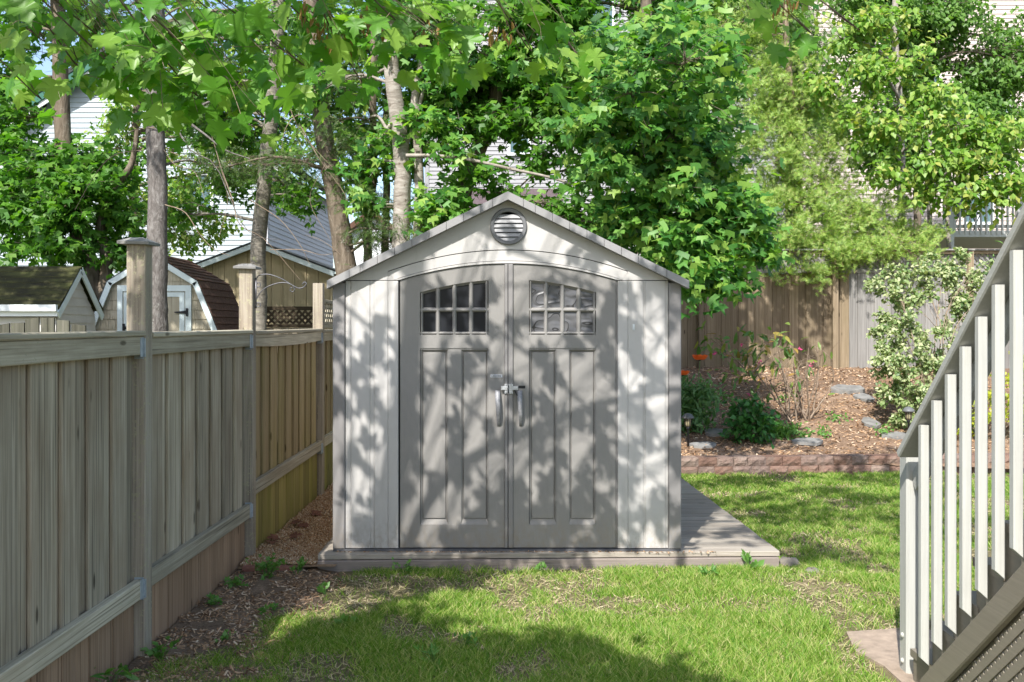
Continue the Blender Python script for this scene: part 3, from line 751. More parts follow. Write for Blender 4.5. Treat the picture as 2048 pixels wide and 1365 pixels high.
for bi, (ya, yb) in enumerate(bays):
    rail(ya + 0.003, yb - 0.003, 1.552 + (0.0, 0.004, 0.008, 0.01)[bi], 1.560 + (0.0, 0.004, 0.012, 0.01)[bi], 1.612, sag=(0, 0, 0.018, 0)[bi])
    zb = (0.375, 0.385, 0.505, 0.53)[bi]
    rail(ya + 0.003, yb - 0.003, zb + 0.01, zb - 0.005 + (0.03 if bi > 1 else 0), 0, cap=False)
    # zinc hangers at the far end of each rail
    for zz in (1.555, zb):
        b = MB(); b.box(-1.8065, -1.804, yb - 0.045, yb - 0.002, zz - 0.05, zz + 0.045); b.box(-1.85, -1.804, yb - 0.0035, yb - 0.0010, zz - 0.06, zz + 0.05)
        b.box(-1.804, -1.797, yb - 0.006, yb + 0.012, zz - 0.05, zz + 0.04)
        b.build('rail_bracket', BRACK, fence)
    # boards, every other one a little proud
    n = int(round((yb - ya) / 0.128)); w = (yb - ya) / n
    for q in range(n):
        y0_ = ya + q * w; dx = 0.019 * (q % 2) + random.uniform(0, 0.002)
        mat = FENCE if bi < 2 else FENCE_MOSS
        m = MB(); ov = 0.004 if q % 2 else -0.0015
        ov = 0.034 if q % 2 else 0.0
        m.cbar((-1.872 + dx, y0_ + w / 2, zb - 0.02), (-1.872 + dx, y0_ + w / 2 + random.uniform(-0.003, 0.003), 1.560), 0.018, w + ov, (1, 0, 0), 0.004); m.build('board', mat, fence)
        m = MB(); mat2 = FENCE_SKIRT if bi < 2 else FENCE_MOSS_LOW
        m.cbar((-1.862 + 0.003 * (q % 2), y0_ + w / 2, -0.12), (-1.862 + 0.003 * (q % 2), y0_ + w / 2, zb - 0.024), 0.018, w - 0.003, (1, 0, 0), 0.003); m.build('skirt_board', mat2, fence)
# lattice topper on the far bay
ya, yb = bays[3]
for z in (1.665, 1.90):
    m = MB(); m.cbar((-1.83, ya, z), (-1.83, yb, z), 0.04, 0.04, (1,0,0), 0.004); m.build('lattice_rail', RAIL_W, fence)
for sg in (-1, 1):
    for q in range(22):
        y_ = ya - 0.1 + q * 0.1
        p0 = Vector((-1.836 + 0.006 * sg, y_ if sg > 0 else y_ + 0.2, 1.685)); p1 = Vector((-1.836 + 0.006 * sg, y_ + 0.2 if sg > 0 else y_, 1.88))
        p0.y = min(max(p0.y, ya), yb); p1.y = min(max(p1.y, ya), yb)
        if (p1 - p0).length > 0.1 and abs(p1.y - p0.y) > 0.02:
            m = MB(); m.cbar(p0, p1, 0.006, 0.03, (1, 0, 0), 0.001); m.build('lattice_slat', RAIL_W, fence)

# scrolled iron bracket on the second post
br = MB(); Yb = 6.80
def bp(px, py): return P(px, py, Yb)
def curve(pts, r, n=24): br.tube(spline([bp(*p) for p in pts], n), r, 6)
br.cbar(bp(511.5, 556), bp(511.5, 617), 0.006, 0.014, (0, 1, 0), 0.001)
curve([(511, 562), (517, 552), (530, 549), (545, 551), (565, 559), (585, 571), (598, 577), (608, 574), (613, 567), (608, 565), (605, 570)], 0.004, 40)
curve([(512, 600), (520, 586), (535, 574), (555, 567), (572, 566), (585, 571)], 0.004)
curve([(585, 571), (589, 578), (586, 584), (580, 581), (582, 576), (585, 577)], 0.0035)
curve([(511, 572), (515, 574), (521, 572), (519, 566), (515, 566), (513, 569)], 0.0035)
curve([(511, 609), (515, 614), (521, 612), (520, 607), (515, 606), (513, 610)], 0.0035)
bo = br.build('plant_bracket', IRON, None, True); tag(bo, 'scrolled wrought iron plant hanger bracket screwed to a fence post', 'bracket')

# ================================================================== stair railing on the right
stair = thing('garden_stair', 'painted wooden stair with pale grey railing at the right edge', 'stair', (1.9, 4.2, 0))
m = MB(); m.cbar((1.866 + 0.0445, 4.61 + 0.0445, -0.05), (1.866 + 0.0445, 4.61 + 0.0445, 1.083), 0.089, 0.089, (1, 0, 0), 0.008); newel = m.build('newel_post', RAILPAINT, stair)
for zz in (PZ(1271, 4.65), PZ(1322, 4.65)):
    b = MB(); b.lathe([(0.013, 0.0), (0.0125, 0.004), (0.008, 0.009), (0.0, 0.011)], (0, 0, 0), 14)
    me = b.mesh('bolt'); o = bpy.data.objects.new('bolt', me); me.materials.append(RAILPAINT); o.matrix_basis = Matrix.Translation((1.8655, 4.655, zz)) @ Matrix.Rotation(R(-90), 4, 'Y'); put(o, newel)
SL = 0.895
def railz(y): return 1.305 + (4.24 - y) * SL        # underside of the handrail
yend = 2.2
# cap board, underside facing the camera
d = Vector((0, yend - 4.68, (4.68 - yend) * SL)).normalized(); nrm = Vector((0, d.z, -d.y)) 
p0 = Vector((1.795 + 0.07, 4.53, railz(4.53))); p1 = Vector((1.795 + 0.07, yend, railz(yend)))
up = Vector((0, SL, 1)).normalized() * 0.019
m = MB(); m.cbar(p0 + up, p1 + up, 0.14, 0.038, (1, 0, 0), 0.006); m.build('handrail', RAILPAINT_Y, stair)
dn = Vector((0, 0, -0.062))
m = MB(); m.cbar(Vector((1.912, 4.606, railz(4.606) - 0.062)), p1 + dn + Vector((0.047, 0, 0)), 0.036, 0.085, (1, 0, 0), 0.004); m.build('upper_rail', RAILPAINT_Y, stair)
def strz(y): return 0.148 + (4.257 - y) * 0.835      # top of the stringer
m = MB(); yb0 = 4.30
a, b = Vector((1.828, yb0, strz(yb0) - 0.065)), Vector((1.828, yend, strz(yend) - 0.065))
m.cbar(a, b, 0.034, 0.105, (1, 0, 0), 0.006); m.build('stringer', STRINGER, stair)
for q in range(14):
    yy = 4.325 - q * 0.1325
    zt = railz(yy) - 0.012; zb_ = strz(yy) + 0.075 
    s_ = 0.037; x0, x1, y0_, y1_ = 1.808, 1.808 + s_, yy - s_ / 2, yy + s_ / 2
    c = 0.005; sl = 0.037 * 0.9
    zb_ = max(zb_, 0.05)
    m = MB()
    prof = [(x0 + c, y0_), (x1 - c, y0_), (x1, y0_ + c), (x1, y1_ - c), (x1 - c, y1_), (x0 + c, y1_), (x0, y1_ - c), (x0, y0_ + c)]
    bot = [(px_, py_, zb_ + (x0 + s_ - px_) * 0.0 + (px_ - x0) * -0.9 + 0.02) for px_, py_ in prof]
    topv = [(px_, py_, zt + random.uniform(-0.0005, 0.0005)) for px_, py_ in prof]
    m.add(bot + topv, [tuple(range(7, -1, -1)), tuple(range(8, 16))] + [(i, (i + 1) % 8, 8 + (i + 1) % 8, 8 + i) for i in range(8)])
    m.build('baluster', RAILPAINT, stair)
prof = [(4.545, 0.0)]
for q in range(9):
    zt_ = 0.155 + q * 0.19; yn = 4.535 - q * 0.205
    m = MB(); m.cbar((1.856, yn - 0.115, zt_ - 0.018), (2.95, yn - 0.115, zt_ - 0.018), 0.25, 0.036, (0, 1, 0), 0.005); m.build('tread', STRINGER, stair)
    m = MB(); m.cbar((1.876, yn - 0.022, zt_ - 0.114), (2.93, yn - 0.022, zt_ - 0.114), 0.02, 0.152, (0, 1, 0), 0.003); m.build('riser', STRINGER, stair)
    prof += [(yn - 0.012, 0.0 if q == 0 else zt_ - 0.19 - 0.037), (yn - 0.012, zt_ - 0.037)]
prof.append((prof[-1][0] - 0.2, prof[-1][1])); prof.append((prof[-1][0], prof[-1][1] - 0.32)); prof.append((4.30, 0.0))
m = MB(); m.extrude(prof[1:], (1.862, 0, 0), (0, 1, 0), (0, 0, 1), (0.013, 0, 0)); m.build('cut_stringer', STRINGER, stair)
# fine lattice skirt below the stringer
def lowz(y): return strz(y) - 0.125
k = 0
for sg in (0, 1):
    for q in range(-24, 44):
        # slats along the stair slope and square to it, clipped to the triangle
        pts = []
        off = q * 0.052
        if sg == 0:
            A = (4.3, lowz(4.3) - off * 1.3); B = (2.9, lowz(2.9) - off * 1.3)
        else:
            A = (4.4 - off * 0.9, -0.1); B = (4.4 - off * 0.9 - 1.2, -0.1 - 1.2)
            A = (4.3 - off, 0.0); B = (4.3 - off + 1.2, 0.0 + 1.2 / 0.86)
        seg = []
        for t in np.linspace(0, 1, 121):
            yy = A[0] + (B[0] - A[0]) * t; zz = A[1] + (B[1] - A[1]) * t
            if 0.01 < zz < lowz(yy) - 0.012 and 3.0 < yy < 4.25: seg.append((yy, zz))
        if len(seg) > 3:
            x = 1.838 + 0.007 * sg
            m = MB(); m.cbar((x, seg[0][0], seg[0][1]), (x, seg[-1][0], seg[-1][1]), 0.006, 0.035 if sg == 0 else 0.026, (1, 0, 0), 0.001); m.build('lattice_slat', STRINGER, stair); k += 1

# ================================================================== retaining wall of split-face blocks
rw = thing('retaining_wall', 'low curved wall of reddish split-face concrete blocks below the garden bed', 'wall', (3.5, 11.0, 0))
def rough_block(L, D, H, seed):
    r = np.random.default_rng(seed)
    nx, nz = 6, 4
    V = []; 
    for j in range(nz):
        for i in range(nx):
            x = -L/2 + L * i / (nx - 1); z = H * j / (nz - 1)
            edge = (i in (0, nx-1)) or (j in (0, nz-1))
            y = -D/2 + (0.010 + r.uniform(0, 0.005) if edge else r.uniform(-0.010, 0.006))
            V.append((x + (r.uniform(-0.003, 0.003)), y, z + (0 if j in (0, nz-1) else r.uniform(-0.004, 0.004))))
    Fq = [(j*nx+i, j*nx+i+1, (j+1)*nx+i+1, (j+1)*nx+i) for j in range(nz-1) for i in range(nx-1)]
    n = len(V); V += [(-L/2, D/2, 0), (L/2, D/2, 0), (L/2, D/2, H), (-L/2, D/2, H)]
    Fq += [tuple([*range(nx*(nz-1), nx*nz), n+2, n+3]), tuple([n, n+1] + list(range(nx-1, -1, -1))), tuple([nx*j for j in range(nz)] + [n+3, n]), tuple([nx*j + nx-1 for j in range(nz-1, -1, -1)] + [n+1, n+2]), (n+1, n, n+3, n+2)]
    m = MB(); m.add(V, Fq); return m.mesh('block')
protos = [[rough_block(L, 0.2, H, s * 7 + int(L * 100)) for s in range(4)] for L, H in ((0.155, 0.097), (0.205, 0.097), (0.185, 0.097))]
for course in range(3):
    x = 0.9 + 0.07 * course; z0 = -0.095 + course * 0.1
    q = 0
    while x < 7.2:
        kind = random.choice((0, 1, 1, 2)); L = (0.155, 0.205, 0.185)[kind]
        me = random.choice(protos[kind])
        if not me.materials: me.materials.append(BLOCK)
        xc = x + L / 2; yc = float(wall_y(np.array(xc))) + 0.1 + 0.012 * course
        dy = float(wall_y(np.array(xc + 0.1)) - wall_y(np.array(xc - 0.1))) / 0.2
        o = bpy.data.objects.new('block', me)
        o.matrix_basis = Matrix.Translation((xc, yc + random.uniform(-0.004, 0.004), z0 + 0.0)) @ Matrix.Rotation(math.atan(dy) + R(random.uniform(-0.8, 0.8)), 4, 'Z')
        put(o, rw); x += L + 0.004; q += 1

# ================================================================== flat stones, rocks
def slab(name, label, px, py, rx_, ry_, seed, mat=SLATE, th=0.03, Yfix=None, zfix=None, group=None, cat='stone', rot=0.0, tilt=0.174):
    r = np.random.default_rng(seed)
    if Yfix is None:
        # meet the slope of the garden bed
        Yc = 3.447 / (0.174 + (py - HY) / F) * 1.0
        Yc = (CAMH - (0.19 - 11.3 * 0.174)) / (0.174 + (py - HY) / F)
        zc = 0.19 + (Yc - 11.3) * 0.174
    else: Yc, zc = Yfix, zfix
    xc = PX(px, Yc); n = 11
    poly = []
    for i in range(n):
        a = 2 * math.pi * i / n; k = r.uniform(0.75, 1.1)
        poly.append((rx_ * k * math.cos(a), ry_ * k * math.sin(a)))
    u = Vector((math.cos(rot), 0, 0.02)); v = Vector((0, 1, tilt)).normalized()
    m = MB(); m.extrude(poly, (xc, Yc, zc - 0.02), u, v, (0, 0, 0.02 + th * 0.6 + r.uniform(0, 0.006)))
    o = m.build(name, mat); tag(o, label, cat, group); return o
slab('stepping_stone', 'largest flat grey stone lying on the slope beside the bare shrub', 1694, 781, 0.26, 0.22, 1, th=0.06)
slab('stepping_stone', 'pale flat stone just below the largest stone on the slope', 1728, 796, 0.14, 0.22, 2)
slab('stepping_stone', 'half buried flat stone in the middle of the garden path', 1742, 846, 0.12, 0.24, 3, th=0.02)
slab('stepping_stone', 'flat stone at the foot of the path by the right garden light', 1790, 872, 0.18, 0.14, 4, th=0.02)
slab('stepping_stone', 'long flat stone set behind the middle of the block wall', 1612, 883, 0.20, 0.13, 5, th=0.02)
slab('stepping_stone', 'flat bluish stone behind the wall below the left garden light', 1405, 892, 0.17, 0.11, 7, th=0.035)
slab('stepping_stone', 'narrow flat stone under the poppies behind the glossy bush', 1432, 866, 0.16, 0.14, 8, th=0.03)
def rock(label, c, s, seed):
    r = np.random.default_rng(seed); m = MB(); prof = [(0.55*s, -0.02), (s, 0.0), (0.95*s, 0.45*s), (0.6*s, 0.75*s), (0.1*s, 0.85*s)]
    m.lathe(prof, c, 10); m.v = [tuple(np.array(v) + r.uniform(-0.16, 0.16, 3) * s * np.array([1, 1, 0.6])) for v in m.v]
    o = m.build('rock', ROCK, None, True); tag(o, label, 'rock'); return o
rock('rough pale rock at the right front corner of the platform', (1.93, 6.80, -0.03), 0.085, 5)
rock('small rock sunk in the grass beside the rough pale rock', (2.03, 6.60, -0.03), 0.06, 6)
rock('grey edging stone under the left front corner of the platform', (-1.40, 6.52, -0.04), 0.085, 7)
# brick edging between gravel and bark mulch
for i, (x, lab) in enumerate(((-1.72, 'edging brick nearest the fence in front of the gravel'), (-1.555, 'edging brick beside the platform end of the gravel'))):
    m = MB(); m.cbar((x - 0.07, 6.50, 0.03), (x + 0.085, 6.50 + 0.01 * i, 0.025), 0.06, 0.06, (0, 1, 0), 0.008); o = m.build('edging_brick', mat_plain('old_red_brick', (0.26,0.12,0.09,1), 0.9, vary=0.3, scale=20, bump=0.4)); tag(o, lab, 'brick', 'edging bricks at the gravel')

# ================================================================== back fence
bf = thing('back_fence', 'weathered board fence with lattice topper behind the garden bed', 'fence', (5, 16.05, 0.9))
YF = 16.0
zt = PZ(548, YF)
x = 0.8; k = 0
while x < 8.6:
    w = 0.139; grey = x > PX(1684, YF)
    top = zt + (0.03 if grey else 0)
    m = MB(); yy = YF + (0.0 if k % 2 else 0.0185) + (0.0 if not grey else -0.03)
    m.cbar((x + w/2, yy, 0.55), (x + w/2 + random.uniform(-0.004, 0.004), yy, top + random.uniform(-0.008, 0.008)), w + (0.012 if k % 2 else -0.003), 0.018, (1, 0, 0), 0.004); m.build('board', BACKF_G if grey else BACKF, bf); x += w; k += 1
for px in (1402, 1670, 1940):
    m = MB(); xx = PX(px, YF - 0.08); m.cbar((xx, YF - 0.08, 0.5), (xx, YF - 0.08, zt + 0.36), 0.09, 0.09, (1,0,0), 0.005); m.build('post', BACKF, bf)
for z, h in ((zt + 0.04, 0.06), (zt + 0.35, 0.05)):
    m = MB(); m.cbar((0.8, YF - 0.03, z), (8.6, YF - 0.03, z), 0.05, h, (0, 1, 0), 0.005); m.build('rail', BACKF_G if h > 0.055 else BACKF, bf)
m = MB(); m.cbar((0.8, YF - 0.03, zt + 0.388), (8.6, YF - 0.03, zt + 0.388), 0.13, 0.028, (0, 1, 0), 0.005); m.build('cap_board', BACKF_G, bf)
xs = PX(1350, YF)
for sg in (-1, 1):
    xq = xs
    while xq < 8.4:
        a = Vector((xq if sg > 0 else xq + 0.25, YF + 0.01 + 0.006 * sg, zt + 0.07)); b = Vector((xq + 0.25 if sg > 0 else xq, YF + 0.01 + 0.006 * sg, zt + 0.325))
        m = MB(); m.cbar(a, b, 0.036, 0.006, (1, 0, -sg), 0.001); m.build('lattice_slat', BACKF_G, bf); xq += 0.092

# ================================================================== neighbours' sheds beyond the left fence
# gambrel shed
YG = 13.0
gs = thing('gambrel_shed', 'small tan gambrel shed with pale blue trim and brown shingle roof', 'shed', (PX(305, YG), YG, -0.06))
def gx(px): return PX(px, YG)
def gzz(py): return PZ(py, YG)
C = 305
prof = [(C - 131 - 40, 760), (C - 131, 664), (C - 90, 563), (C, 508), (C + 90, 563), (C + 131, 664), (C + 131 + 40, 760)]
prof = [(C - 150, 720), (C - 131, 664), (C - 90, 563), (C, 508), (C + 90, 563), (C + 131, 664), (C + 150, 720)]
body = [(gx(a), gzz(b)) for a, b in prof] + [(gx(C + 150), -0.05), (gx(C - 150), -0.05)]
m = MB(); m.extrude([( (a - gx(C)) * 0.93 + gx(C), b - 0.03) for a, b in body[:7]] + [((a - gx(C)) * 0.93 + gx(C), b) for a, b in body[7:]], (0, YG + 0.06, 0), (1,0,0), (0,0,1), (0, 1.35, 0)); m.build('body', SHAKE, gs)
# shake siding, row by row
row = 0.128; z = gzz(735)
def half_w(z):
    py = HY - (z - CAMH) * F / YG
    ys = [508, 563, 664, 720, 900]; ws = [0, 90, 131, 150, 150]
    return np.interp(py, ys, ws) * YG / F
while z < gzz(516):
    hw = half_w(z + row) * 0.93; hw0 = half_w(z) * 0.93
    x = -hw0 - random.uniform(0, 0.05)
    while x < hw0:
        w = random.uniform(0.085, 0.115); a, b = max(x, -hw0), min(x + w - 0.003, hw0)
        a2, b2 = max(x, -hw), min(x + w - 0.003, hw)
        if b - a > 0.02:
            m = MB(); c0 = gx(C)
            if b2 - a2 < 0.01: a2 = b2 = max(min((a + b) / 2, hw), -hw)
            m.add([(c0+a,YG+0.055,z),(c0+b,YG+0.055,z),(c0+b2+1e-4,YG+0.059,z+row),(c0+a2,YG+0.059,z+row),(c0+a,YG+0.046,z),(c0+b,YG+0.046,z),(c0+b2+1e-4,YG+0.056,z+row),(c0+a2,YG+0.056,z+row)], [(4,5,6,7),(0,1,5,4),(0,4,7,3),(1,2,6,5),(2,3,7,6)]); m.build('shake', SHAKE, gs)
        x += w
    z += row
# fascia
for i in range(6):
    (a0, b0), (a1, b1) = prof[i], prof[i + 1]
    m = MB(); p0 = Vector((gx(a0), YG + 0.0, gzz(b0))); p1 = Vector((gx(a1), YG, gzz(b1))); d = (p1 - p0).normalized(); inn = Vector((d.z, 0, -d.x)) * 0.036
    m.cbar(p0 + inn, p1 + inn, 0.024, 0.075, (0, 1, 0), 0.003); m.build('fascia', TRIMW, gs)
# door and frame
for (xa, xb, ya_, yb_, dy) in ((233, 381, 571, 583, -0.012), (233, 243.5, 583, 740, -0.010), (369.5, 381, 583, 740, -0.010), (245.5, 367.5, 585, 594, -0.004), (245.5, 254.5, 594, 740, -0.004), (357.5, 367.5, 594, 740, -0.004), (300, 312, 594, 740, -0.004)):
    m = MB(); m.box(gx(xa), gx(xb), YG + 0.03 + dy, YG + 0.05, gzz(yb_), gzz(ya_)); m.build('door_trim', TRIMW, gs)
m = MB(); m.box(gx(243.6), gx(369.4), YG + 0.035, YG + 0.056, gzz(740), gzz(583.2)); m.build('door_panel', SHAKE, gs)
for hx0, hy, sg in ((371, 625, -1), (244, 656, 1)):
    m = MB(); m.box(gx(hx0), gx(hx0 + 4.5), YG + 0.008, YG + 0.022, gzz(hy + 8), gzz(hy - 8))
    m.extrude([(gx(hx0), gzz(hy - 3.5)), (gx(hx0), gzz(hy + 3.5)), (gx(hx0 + sg * 23), gzz(hy + 1)), (gx(hx0 + sg * 23), gzz(hy - 1))], (0, YG + 0.012, 0), (1,0,0), (0,0,1), (0, 0.006, 0)); m.build('strap_hinge', BLACK, gs)
# roof: deck and shingles on the right, visible slopes
for i in range(6):
    (a0, b0), (a1, b1) = prof[i], prof[i + 1]
    p0 = Vector((gx(a0), 0, gzz(b0))); p1 = Vector((gx(a1), 0, gzz(b1))); d = (p1 - p0); L = d.length; dn_ = d.normalized(); up_ = Vector((-dn_.z, 0, dn_.x))
    if up_.z < 0: up_ = -up_
    m = MB(); m.extrude([(0, 0), (L, 0), (L, 0.012), (0, 0.012)], (p0.x, YG - 0.012, p0.z), dn_, up_, (0, 1.45, 0)); m.build('roof_deck', ROOF_DK, gs)
    if i < 3: continue
    # courses run from the eave (far end) up
    nrow = max(2, int(round(L / 0.105)))
    for q in range(nrow):
        t1 = L * (nrow - q) / nrow; t0 = L * (nrow - q - 1) / nrow
        yy = YG - 0.02 - random.uniform(0, 0.08)
        while yy < YG + 1.45:
            w = random.uniform(0.09, 0.16); ya2, yb2 = max(yy, YG - 0.022), min(yy + w - 0.003, YG + 1.45)
            if yb2 - ya2 > 0.02:
                m = MB(); A = p0 + dn_ * t1 + up_ * 0.028; B = p0 + dn_ * max(0, t0 - 0.012) + up_ * 0.015; A0 = p0 + dn_ * t1 + up_ * 0.013
                m.add([(A.x,ya2,A.z),(A.x,yb2,A.z),(B.x,yb2,B.z),(B.x,ya2,B.z),(A0.x,ya2,A0.z),(A0.x,yb2,A0.z)], [(0,1,2,3),(4,5,1,0),(0,3,4),(1,5,2)]); m.build('shingle', ROOF_BR, gs)
            yy += w
# little gabled shed at the far left
YL = 11.0
ls = thing('mossy_roof_shed', 'little white shed with mossy dark roof and white gutter at far left', 'shed', (-6.6, YL + 0.5, -0.06))
XE = PX(118, YL); ze = PZ(632, YL); zr = PZ(534, YL + 0.56); yr_ = YL + 0.56; yk = YL + 1.15
m = MB(); m.extrude([(YL + 0.06, -0.05), (yk - 0.06, -0.05), (yk - 0.06, ze - 0.02), (yr_, zr - 0.12), (YL + 0.06, ze - 0.02)], (XE - 0.06, 0, 0), (0,1,0), (0,0,1), (-2.4, 0, 0)); m.build('body', SIDE_L, ls)
z = 0.9
while z < zr - 0.15:
    py0 = np.interp(z + 0.1, [ze, zr - 0.1], [YL + 0.062, yr_ - 0.02]); py1 = np.interp(z + 0.1, [ze, zr - 0.1], [yk - 0.062, yr_ + 0.02])
    pb0 = np.interp(z, [ze, zr - 0.1], [YL + 0.062, yr_ - 0.02]); pb1 = np.interp(z, [ze, zr - 0.1], [yk - 0.062, yr_ + 0.02])
    m = MB(); x = XE - 0.06; m.add([(x+0.012,pb0,z),(x+0.012,pb1,z),(x+0.003,py1,z+0.1),(x+0.003,py0,z+0.1),(x,pb0,z),(x,pb1,z)], [(0,1,2,3),(4,5,1,0)]); m.build('siding_board', SIDE_L, ls)
    m = MB(); 
    if z < ze - 0.12:
        m.add([(x,YL+0.048,z),(x-2.35,YL+0.048,z),(x-2.35,YL+0.057,z+0.1),(x,YL+0.057,z+0.1),(x,YL+0.06,z),(x-2.35,YL+0.06,z)], [(3,2,1,0),(0,1,5,4)]); m.build('siding_board', SIDE_L, ls)
    z += 0.1
m = MB(); m.extrude([(YL - 0.02, ze + 0.10), (yr_, zr), (yk + 0.02, ze + 0.10), (yk + 0.02, ze + 0.07), (yr_, zr - 0.03), (YL - 0.02, ze + 0.07)], (XE + 0.01, 0, 0), (0,1,0), (0,0,1), (-2.5, 0, 0)); m.build('roof', MOSSROOF, ls)
for q in range(7):
    t0, t1 = q / 7, (q + 1) / 7
    a = Vector((0, YL - 0.025 + (yr_ - YL + 0.025) * t0, ze + 0.102 + (zr - ze - 0.10) * t0)); b = Vector((0, YL - 0.025 + (yr_ - YL + 0.025) * t1, ze + 0.102 + (zr - ze - 0.10) * t1))
    m = MB(); m.add([(XE+0.012,a.y,a.z+0.012),(XE-2.48,a.y,a.z+0.012),(XE-2.48,b.y,b.z+0.004),(XE+0.012,b.y,b.z+0.004),(XE+0.012,a.y,a.z),(XE-2.48,a.y,a.z)], [(3,2,1,0),(0,1,5,4)]); m.build('shingle_course', MOSSROOF, ls)
for a_, b_ in (((YL - 0.02, ze - 0.01), (yr_, zr - 0.06)), ((yr_, zr - 0.06), (yk + 0.02, ze - 0.01))):
    m = MB(); m.cbar((XE + 0.002, a_[0], a_[1] + 0.02), (XE + 0.002, b_[0], b_[1]), 0.02, 0.085, (1,0,0), 0.003); m.build('fascia', TRIMW, ls)
m = MB(); m.box(XE - 2.48, XE + 0.0, YL - 0.085, YL - 0.03, PZ(623, YL), PZ(610, YL)); m.box(XE - 2.48, XE - 0.005, YL - 0.032, YL + 0.0, PZ(633, YL), PZ(622, YL)); m.build('gutter', WHITEP, ls)
# dark old picket boards behind the near fence
of = thing('old_plank_fence', 'dark mossy old plank fence with jagged tops left of the gambrel shed', 'fence', (-4.4, 6.6, -0.06))
Yo = 6.9; px = -12
while px < 172:
    w = random.uniform(22, 30); t = 651 - 14 * math.sin((px + 20) / 60.0) ** 2 + random.uniform(-4, 4)
    m = MB(); x0, x1 = PX(px, Yo), PX(px + w, Yo); z1 = PZ(t, Yo); sk = random.uniform(-0.02, 0.02)
    m.add([(x0,Yo,0),(x1,Yo,0),(x1,Yo+0.018,0),(x0,Yo+0.018,0),(x0,Yo,z1),(x1,Yo,z1+sk),(x1,Yo+0.018,z1+sk),(x0,Yo+0.018,z1)], [(0,3,2,1),(4,5,6,7),(0,1,5,4),(1,2,6,5),(2,3,7,6),(3,0,4,7)]); m.build('plank', OLDFENCE, of); px += w + random.uniform(2.5, 7)
m = MB(); m.cbar((PX(-20, Yo), Yo + 0.045, 1.2), (PX(178, Yo), Yo + 0.045, 1.2), 0.04, 0.09, (0,1,0), 0.004); m.build('rail', OLDFENCE, of)
# tan plywood shed
YT = 16.5
ts = thing('tan_shed', 'tan plywood shed with low gable roof behind the lichened trunk', 'shed', (PX(512, YT), YT, -0.06))
def tx(px): return PX(px, YT)
pk = (512, 484); eL = (372, 537); eR = (668, 543)
def roofy(px): return np.interp(px, [eL[0], pk[0], eR[0]], [eL[1], pk[1], eR[1]])
px = 378.0
while px < 664:
    w = 23.5; m = MB(); a, b = px + 0.5, min(px + w - 0.5, 664)
    pts = [(tx(a), -0.05), (tx(b), -0.05), (tx(b), PZ(roofy(b) + 7, YT))] + ([(tx(pk[0]), PZ(pk[1] + 7, YT))] if a < pk[0] < b else []) + [(tx(a), PZ(roofy(a) + 7, YT))]
    m.extrude(pts, (0, YT + 0.02, 0), (1,0,0), (0,0,1), (0, -0.02, 0)); m.build('wall_panel', TANP, ts); px += w
m = MB(); m.extrude([(tx(380), -0.05), (tx(662), -0.05), (tx(662), PZ(roofy(662) + 8, YT)), (tx(pk[0]), PZ(pk[1] + 8, YT)), (tx(380), PZ(roofy(380) + 8, YT))], (0, YT + 0.021, 0), (1,0,0), (0,0,1), (0, 2.4, 0)); m.build('body', TANP, ts)
for e in (eL, eR):
    p0 = P(e[0], e[1], YT - 0.12); p1 = P(pk[0], pk[1], YT - 0.12)
    m = MB(); m.cbar(p0 + Vector((0,0.02,-0.045)), p1 + Vector((0,0.02,-0.045)), 0.03, 0.085, (0,1,0), 0.003); m.build('fascia', TRIMW, ts)
    d = p1 - p0; L = d.length; dn_ = d.normalized(); up_ = Vector((-dn_.z,0,dn_.x)); up_ = up_ if up_.z > 0 else -up_
    m = MB(); m.extrude([(0,0),(L,0),(L,0.03),(0,0.03)], p0, dn_, up_, (0, 2.7, 0)); m.build('roof', ROOF_DK, ts)
# brown lattice fence in front of the tan shed
YK = 14.0
lf = thing('brown_lattice_fence', 'dark brown lattice topped fence in front of the tan shed', 'fence', (PX(570, YK), YK, -0.06))
xa, xb = PX(500, YK), PX(640, YK)
m = MB(); m.box(xa, xb, YK - 0.03, YK + 0.03, PZ(621, YK), PZ(613.5, YK)); m.build('rail', LATT_B, lf)
m = MB(); m.box(xa, xb, YK - 0.03, YK + 0.03, PZ(655, YK), PZ(649, YK)); m.build('rail', LATT_B, lf)
x = xa
while x < xb - 0.02:
    m = MB(); m.cbar((x + 0.055, YK + 0.0, 0), (x + 0.055, YK, PZ(655.5, YK)), 0.105, 0.018, (1,0,0), 0.003); m.build('board', FENCE, lf); x += 0.115
for sg in (-1, 1):
    x = xa - 0.1
    while x < xb + 0.1:
        z0, z1 = PZ(649, YK), PZ(621, YK); h = z1 - z0
        a = [x if sg > 0 else x + h, z0]; b = [x + h if sg > 0 else x, z1]
        if min(a[0], b[0]) > xa and max(a[0], b[0]) < xb:
            m = MB(); m.cbar((a[0], YK + 0.006 * sg, a[1]), (b[0], YK + 0.006 * sg, b[1]), 0.032, 0.006, (1,0,-sg), 0.001); m.build('lattice_slat', LATT_B, lf)
        x += 0.088

